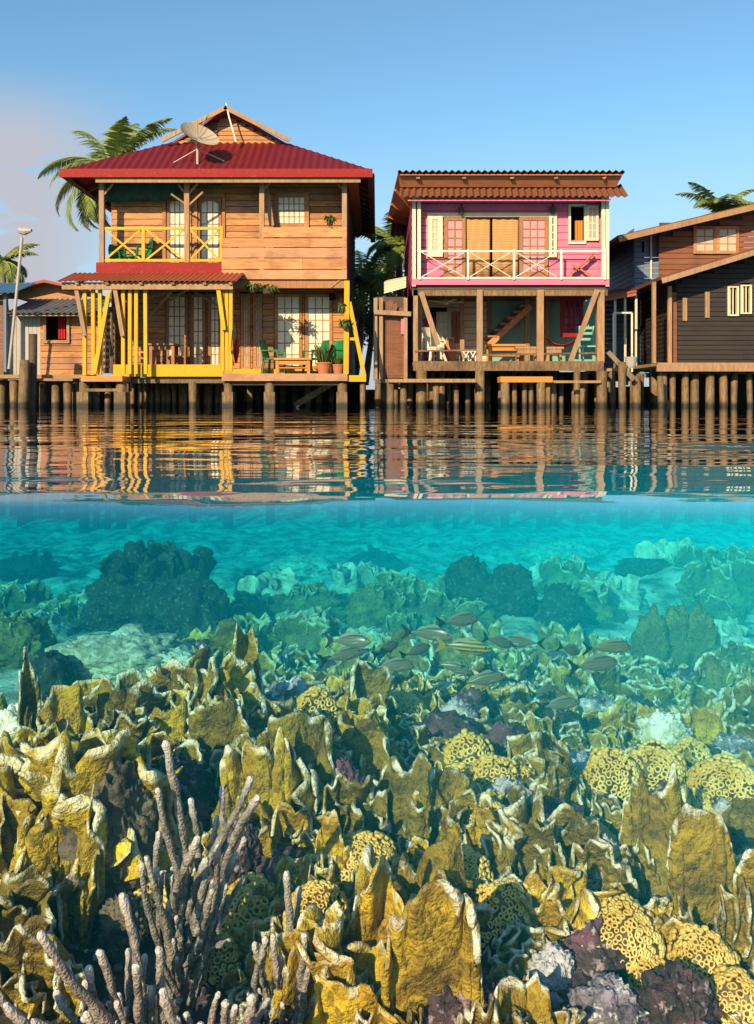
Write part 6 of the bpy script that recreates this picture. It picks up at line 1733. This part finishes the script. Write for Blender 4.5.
# ------------------------------------------------------------------ the crowded rest of the reef
protoF = []
for k in range(12):
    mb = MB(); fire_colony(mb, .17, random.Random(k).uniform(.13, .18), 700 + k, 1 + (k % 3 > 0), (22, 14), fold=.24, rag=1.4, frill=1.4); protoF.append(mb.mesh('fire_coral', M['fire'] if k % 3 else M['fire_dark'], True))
protoL = []
for k in range(8):
    mb = MB(); lettuce(mb, .09, 800 + k); protoL.append(mb.mesh('lettuce_coral', M['fire'] if k % 2 else M['fire_dark'], True))
protoM = []
for k in range(5):
    mb = MB(); mound(mb, .085, 900 + k, .0105, (1, .9, .8), 3, -.1); protoM.append(mb.mesh('ring_coral', M['zoa'], True))
protoR = []
for k in range(8):
    mb = MB(); lump(mb, .075, 950 + k, 4, (0, 0, .02), (1, .9, .75), .42, 3.2, 5, .5, .26); protoR.append(mb.mesh('reef_rock', M['crust'] if k % 4 else M['palerock'], True))

used = set()
def describe(kind, x, y, tone):
    ds = sorted((math.hypot(x - a, y - b_), p, a, b_) for a, b_, p in LAND)
    def rel(a, b_):
        dx, dy = (x - a) , (y - b_)
        sx = dx * F / y; 
        if abs(dy) > abs(dx): return 'right behind' if dy > 0 else 'right in front of'
        return 'just right of' if dx > 0 else 'just left of'
    for d, p, a, b_ in ds[:3]:
        t = f'{tone} {kind} {rel(a, b_)} {p}'
        if t not in used and len(t.split()) <= 15: used.add(t); return t
    near = ds[:9]
    for i in range(9):
        for j in range(i + 1, 9):
            t = f'{tone} {kind} between {near[i][1]} and {near[j][1]}'
            if t not in used and len(t.split()) <= 16: used.add(t); return t
    for size in ('smaller', 'larger', 'taller', 'flatter'):
        for i in range(6):
            t = f'{size} {kind} close to {near[i][1]}'
            if t not in used and len(t.split()) <= 16: used.add(t); return t
    return f'{tone} {kind} close to {ds[0][1]}'

rf_ = random.Random(21)
spots = []
def try_spot(x, y, r):
    for (a, b_, q) in TAKEN:
        if (x - a) ** 2 + (y - b_) ** 2 < (r * .6 + q * .8) ** 2: return False
    for (a, b_, q) in spots:
        if (x - a) ** 2 + (y - b_) ** 2 < (r + q) ** 2 * .62: return False
    return True
TAKEN += [(-.62, 1.55, .22), (-.50, 1.75, .14)]        # the dark hollow at the lower left
tries = 0
nfire = 0
while tries < 26000 and len(spots) < 760:
    tries += 1
    y = 1.38 + (6.6 - 1.38) * rf_.random() ** 1.25
    x = rf_.uniform(-.60, .60) * y - .0
    r = .031 + .0165 * y
    if not try_spot(x, y, r): continue
    spots.append((x, y, r))
    if y > 3.3 and x / y < -.20: spots.pop(); continue
    u_ = rf_.random()
    n_ = float(vnoise(np.array([x * 1.7, y * 1.7, .5]), 5))
    sc_ = r / .066
    hide = y < 1.75                                   # low growth only, right in front
    if hide: u_ = max(u_, .62)
    if x < -.25 and y < 2.1: u_ = max(u_, .80)
    if u_ < .52 and nfire < 246: nfire += 1; me, nm, kd = rf_.choice(protoF), 'fire_coral', 'fire coral colony'
    elif u_ < .80: me, nm, kd = rf_.choice(protoL), 'lettuce_coral', 'frilled lettuce coral clump'
    elif u_ < .85: me, nm, kd = rf_.choice(protoM), 'ring_coral', 'ring coral knob'
    else: me, nm, kd = rf_.choice(protoR), 'reef_rock', 'crusted reef rock'
    o = link(nm, me)
    o.location = (x, y, floor_z(x, y) - .012)
    o.rotation_euler = (rf_.uniform(-.2, .2), rf_.uniform(-.25, .25), rf_.uniform(-1.0, 1.0) if nm == 'fire_coral' else rf_.uniform(0, 6.28))
    s1 = sc_ * rf_.uniform(.72, 1.15)
    o.scale = (s1, s1, s1 * rf_.uniform(.8, 1.2) * (.7 if hide else 1))
    tone = {'fire_coral': 'small yellow', 'lettuce_coral': 'low yellow', 'ring_coral': 'small yellow', 'reef_rock': 'dark' if 'crust' in me.materials[0].name else 'pale'}[nm]
    tag(o, describe(kd, x, y, tone), 'rock' if nm == 'reef_rock' else 'coral', {'fire_coral': 'fire corals of the reef', 'lettuce_coral': 'lettuce corals of the reef', 'ring_coral': 'ring coral heads of the reef', 'reef_rock': 'rocks of the reef'}[nm])

# broken bits of dead coral lying in the gaps: nobody could count them
mb = MB(); rr_ = np.random.RandomState(5)
v0, f0 = ico(1); v1_, f1_ = ico(2)
for k in range(900):
    y = 1.36 + 2.4 * rr_.rand() ** 1.3; x = rr_.uniform(-.5, .5) * y
    r = rr_.uniform(.005, .017) * (.7 + .25 * y)
    d = 1 + .45 * rr_.normal(0, .6, len(v1_))
    p = v1_ * np.clip(d, .5, 1.7)[:, None] * r * np.array([1, rr_.uniform(.5, 1), rr_.uniform(.4, .8)])
    a = rr_.uniform(0, 6.28); ca, sa = math.cos(a), math.sin(a)
    p = p @ np.array([[ca, -sa, 0], [sa, ca, 0], [0, 0, 1]]).T + np.array([x, y, floor_z(x, y) + r * .3 + rr_.uniform(0, .05) * rr_.rand()])
    mb.add(p.tolist(), f1_, rr_.rand())
g = N('coral_rubble')
n1 = g.noise(g.obj(), 60, 4)
c = g.mix(g.attr('tint'), (0.10, 0.05, 0.06), (0.72, 0.66, 0.62)); c = g.mix(g.ramp(n1, .45, .6), c, (0.20, 0.13, 0.09))
tag(mb.build('coral_rubble', g.done(c, .8, g.bump(n1, .6, .004)), None, smooth=True, world=False), 'pale and pink broken coral bits lying in the gaps of the reef', 'rubble', None, 'stuff')

tries = 0; farn = 0
protoH = []
for k in range(6):
    mb = MB(); lump(mb, .2, 980 + k, 4, (0, 0, .04), (1, .9, .6), .45, 2.6, 5, .5, .14); 
    for q in range(7): blade(mb, .14, .16, 985 + k * 9 + q, (random.Random(q * 7 + k).uniform(-.13, .13), random.Random(q + k * 5).uniform(-.13, .13), .07), q * 1.1, 0, 12, 8, fold=.3, thick=.014)
    protoH.append(mb.mesh('coral_head', M['far_coral'] if k % 3 else M['sandrock'], True))
while tries < 1500 and farn < 46:
    tries += 1
    y = rf_.uniform(4.6, 11); x = rf_.uniform(-.5, .5) * y; r = .10 + .02 * y
    if y < 7 and x / y < -.12 or not try_spot(x, y, r): continue
    spots.append((x, y, r)); farn += 1
    o = link('coral_head', rf_.choice(protoH)); o.location = (x, y, floor_z(x, y) - .02)
    s1 = r / .2 * rf_.uniform(.7, 1.5); o.scale = (s1, s1, s1 * rf_.uniform(.6, 1.1)); o.rotation_euler = (0, 0, rf_.uniform(0, 6.28))
    tag(o, describe('hazy coral head', x, y, 'small'), 'coral head', 'small far coral heads')

# ------------------------------------------------------------------ the fish
g = N('fish_skin')
o = g.obj(); sp_ = g.n('ShaderNodeSeparateXYZ', {0: o})
wv_ = g.n('ShaderNodeTexWave', {'Vector': o, 'Scale': 26.0, 'Distortion': 1.2, 'Detail': 1.0}, bands_direction='Z').outputs['Fac']
c = g.mix(g.ramp(sp_.outputs['Z'], -.035, .03), (0.19, 0.19, 0.16), (0.045, 0.055, 0.045))
c = g.mix(g.math('MULTIPLY', g.ramp(wv_, .6, .8), .45), c, (0.22, 0.18, 0.04))
M['fish'] = g.done(c, 0.32)
g = N('yellow_striped_fish_skin')
wv_ = g.n('ShaderNodeTexWave', {'Vector': g.obj(), 'Scale': 20.0, 'Distortion': .6}, bands_direction='Z').outputs['Fac']
M['fishy'] = g.done(g.mix(g.ramp(wv_, .45, .6), (0.06, 0.075, 0.06), (0.32, 0.27, 0.03)), 0.32)
M['fin'] = paint('dark_fin', (0.012, 0.014, 0.016), 0.5, 0.0)
M['finy'] = paint('yellow_fin', (0.22, 0.20, 0.03), 0.5, 0.0)
M['finc'] = paint('grey_fin', (0.22, 0.24, 0.20), 0.5, 0.0)
M['eye'] = paint('fish_eye', (0.01, 0.01, 0.01), 0.1, 0.0); M['iris'] = paint('fish_iris', (0.55, 0.48, 0.25), 0.2, 0.0)
def make_fish(skin, tailm):
    L_ = .19
    xs_ = [-.50, -.44, -.36, -.22, -.06, .10, .24, .34, .41, .46, .49]
    hh = [.030, .034, .052, .098, .140, .156, .146, .120, .088, .052, .020]
    ww = [.012, .018, .03, .05, .066, .074, .072, .062, .046, .030, .014]
    zc = [0, 0, .002, .004, .004, .002, -.002, -.008, -.014, -.020, -.024]
    rows = [[(a * L_, math.cos(t) * b_ * L_, (math.sin(t) * h + z) * L_) for t in np.linspace(0, 2 * PI, 18, endpoint=False)] for a, h, b_, z in zip(xs_, hh, ww, zc)]
    mb = MB(); mb.sheet(rows, .5, closed=True); n_ = 18; m_ = len(rows); b0 = 0
    mb.f.append(tuple(range(n_))); mb.f.append(tuple(range((m_ - 1) * n_ + n_ - 1, (m_ - 1) * n_ - 1, -1)))
    parts = {'body': mb.mesh('body', skin, True)}
    def flat(poly, th=.003):
        b = MB(); v = [(x * L_, -th / 2, z * L_) for x, z in poly] + [(x * L_, th / 2, z * L_) for x, z in poly]; k = len(poly)
        b.add(v, [tuple(range(k)), tuple(range(2 * k - 1, k - 1, -1))] + [(i, (i + 1) % k, k + (i + 1) % k, k + i) for i in range(k)]); return b
    parts['tail_fin'] = flat([(-.475, .03), (-.54, .055), (-.62, .12), (-.72, .19), (-.735, .16), (-.66, .06), (-.635, .0), (-.66, -.06), (-.73, -.15), (-.715, -.18), (-.62, -.115), (-.54, -.055), (-.475, -.03)]).mesh('tail_fin', tailm)
    parts['dorsal_fin'] = flat([(.20, .145), (.14, .20), (.06, .225), (-.04, .205), (-.14, .175), (-.24, .165), (-.33, .10), (-.36, .05), (-.22, .095), (.0, .145)]).mesh('dorsal_fin', M['finc'])
    parts['anal_fin'] = flat([(-.16, -.11), (-.20, -.17), (-.28, -.13), (-.33, -.05), (-.24, -.085)]).mesh('anal_fin', M['finc'])
    parts['pelvic_fin'] = flat([(.16, -.14), (.10, -.21), (.04, -.20), (.05, -.145)]).mesh('pelvic_fin', M['finc'])
    pec = []; eyes = []
    for s in (-1, 1):
        b = MB(); b.add([(.20 * L_, s * .072 * L_, -.02 * L_), (.06 * L_, s * .12 * L_, -.02 * L_), (.03 * L_, s * .12 * L_, -.07 * L_), (.10 * L_, s * .10 * L_, -.075 * L_), (.20 * L_, s * .076 * L_, -.05 * L_)], [(0, 1, 2, 3, 4)]); pec.append(b.mesh('pectoral_fin', M['finc']))
        b = MB(); lump(b, .022 * L_, 1, 2, (.385 * L_, s * .047 * L_, .022 * L_), (1, .5, 1), 0); eyes.append(b.mesh('eye', M['eye'], True))
    return parts, pec, eyes
grey = make_fish(M['fish'], M['fin']); yel = make_fish(M['fishy'], M['finy'])
FISH = [ # px, py, length px, depth, yaw (0 = heading right), pitch, proto, label
 (612, 647, 56, 3.30, -8, -4, 0, 'grey striped fish leading the school, uppermost of the front pair'),
 (598, 664, 64, 3.15, 5, 0, 0, 'dark backed fish swimming just below the leading one'),
 (571, 650, 46, 3.6, 25, -25, 0, 'pale fish nosing down behind the leading pair'),
 (562, 704, 48, 3.2, 0, 8, 0, 'slim dark fish lowest in the school, over the yellow corals'),
 (553, 728, 36, 3.3, 50, -50, 0, 'small fish diving head down below the lowest slim one'),
 (486, 679, 56, 3.2, 0, 6, 0, 'bright silver fish in the middle over the flame shaped coral'),
 (468, 647, 58, 3.35, 0, 0, 1, 'yellow and black striped fish with yellow tail'),
 (352, 641, 60, 3.5, 0, -4, 0, 'grey fish at the tail of the school, uppermost of two'),
 (345, 655, 50, 3.4, 8, 4, 0, 'grey fish at the tail of the school, lower of two'),
 (388, 648, 40, 3.7, 70, 10, 0, 'fish seen nearly head on at the back of the school'),
 (396, 666, 48, 3.4, 10, 0, 0, 'rounded grey fish hanging low left of the middle'),
 (432, 634, 52, 3.7, -10, -6, 0, 'dim grey fish high in the middle of the school'),
 (418, 650, 44, 3.6, 20, 0, 0, 'dim grey fish under the high middle one'),
 (462, 620, 54, 3.9, 0, -6, 0, 'dim blue grey fish highest of the whole school'),
 (500, 642, 44, 3.8, 10, -10, 0, 'dim blue grey fish in front of the yellow striped one'),
 (520, 642, 40, 3.9, 160, 0, 0, 'dim fish turned the other way between the two clusters'),
 (455, 668, 44, 3.6, 15, -4, 0, 'dim grey fish under the yellow striped one'),
 (522, 676, 40, 3.7, 65, 15, 0, 'dim fish pointing away to the right of the silver one'),
 (372, 690, 52, 3.4, -20, -14, 0, 'pale green fish low over the middle corals'),
 (545, 690, 36, 3.6, 30, 10, 0, 'small dim fish close above the slim lowest one'),
]
for (px, py, lp_, Y_, yaw, pit, pr_, label) in FISH:
    parts, pec, eyes = (yel if pr_ else grey)
    o = empty('fish', at(px, py, Y_), 0, label, 'fish', 'school of fish over the reef')
    yaw += rf_.uniform(-24, 24); pit += rf_.uniform(-9, 9)
    o.rotation_euler = (R(rf_.uniform(-10, 10)), R(-pit), R(yaw)); s_ = lp_ * Y_ / F / .24 * rf_.uniform(.85, 1.12); o.scale = (s_, s_, s_)
    for nm, me in parts.items():
        c = bpy.data.objects.new(nm, me); COL.objects.link(c); c.parent = o
    for me in pec + eyes:
        c = bpy.data.objects.new(me.name.split('.')[0], me); COL.objects.link(c); c.parent = o
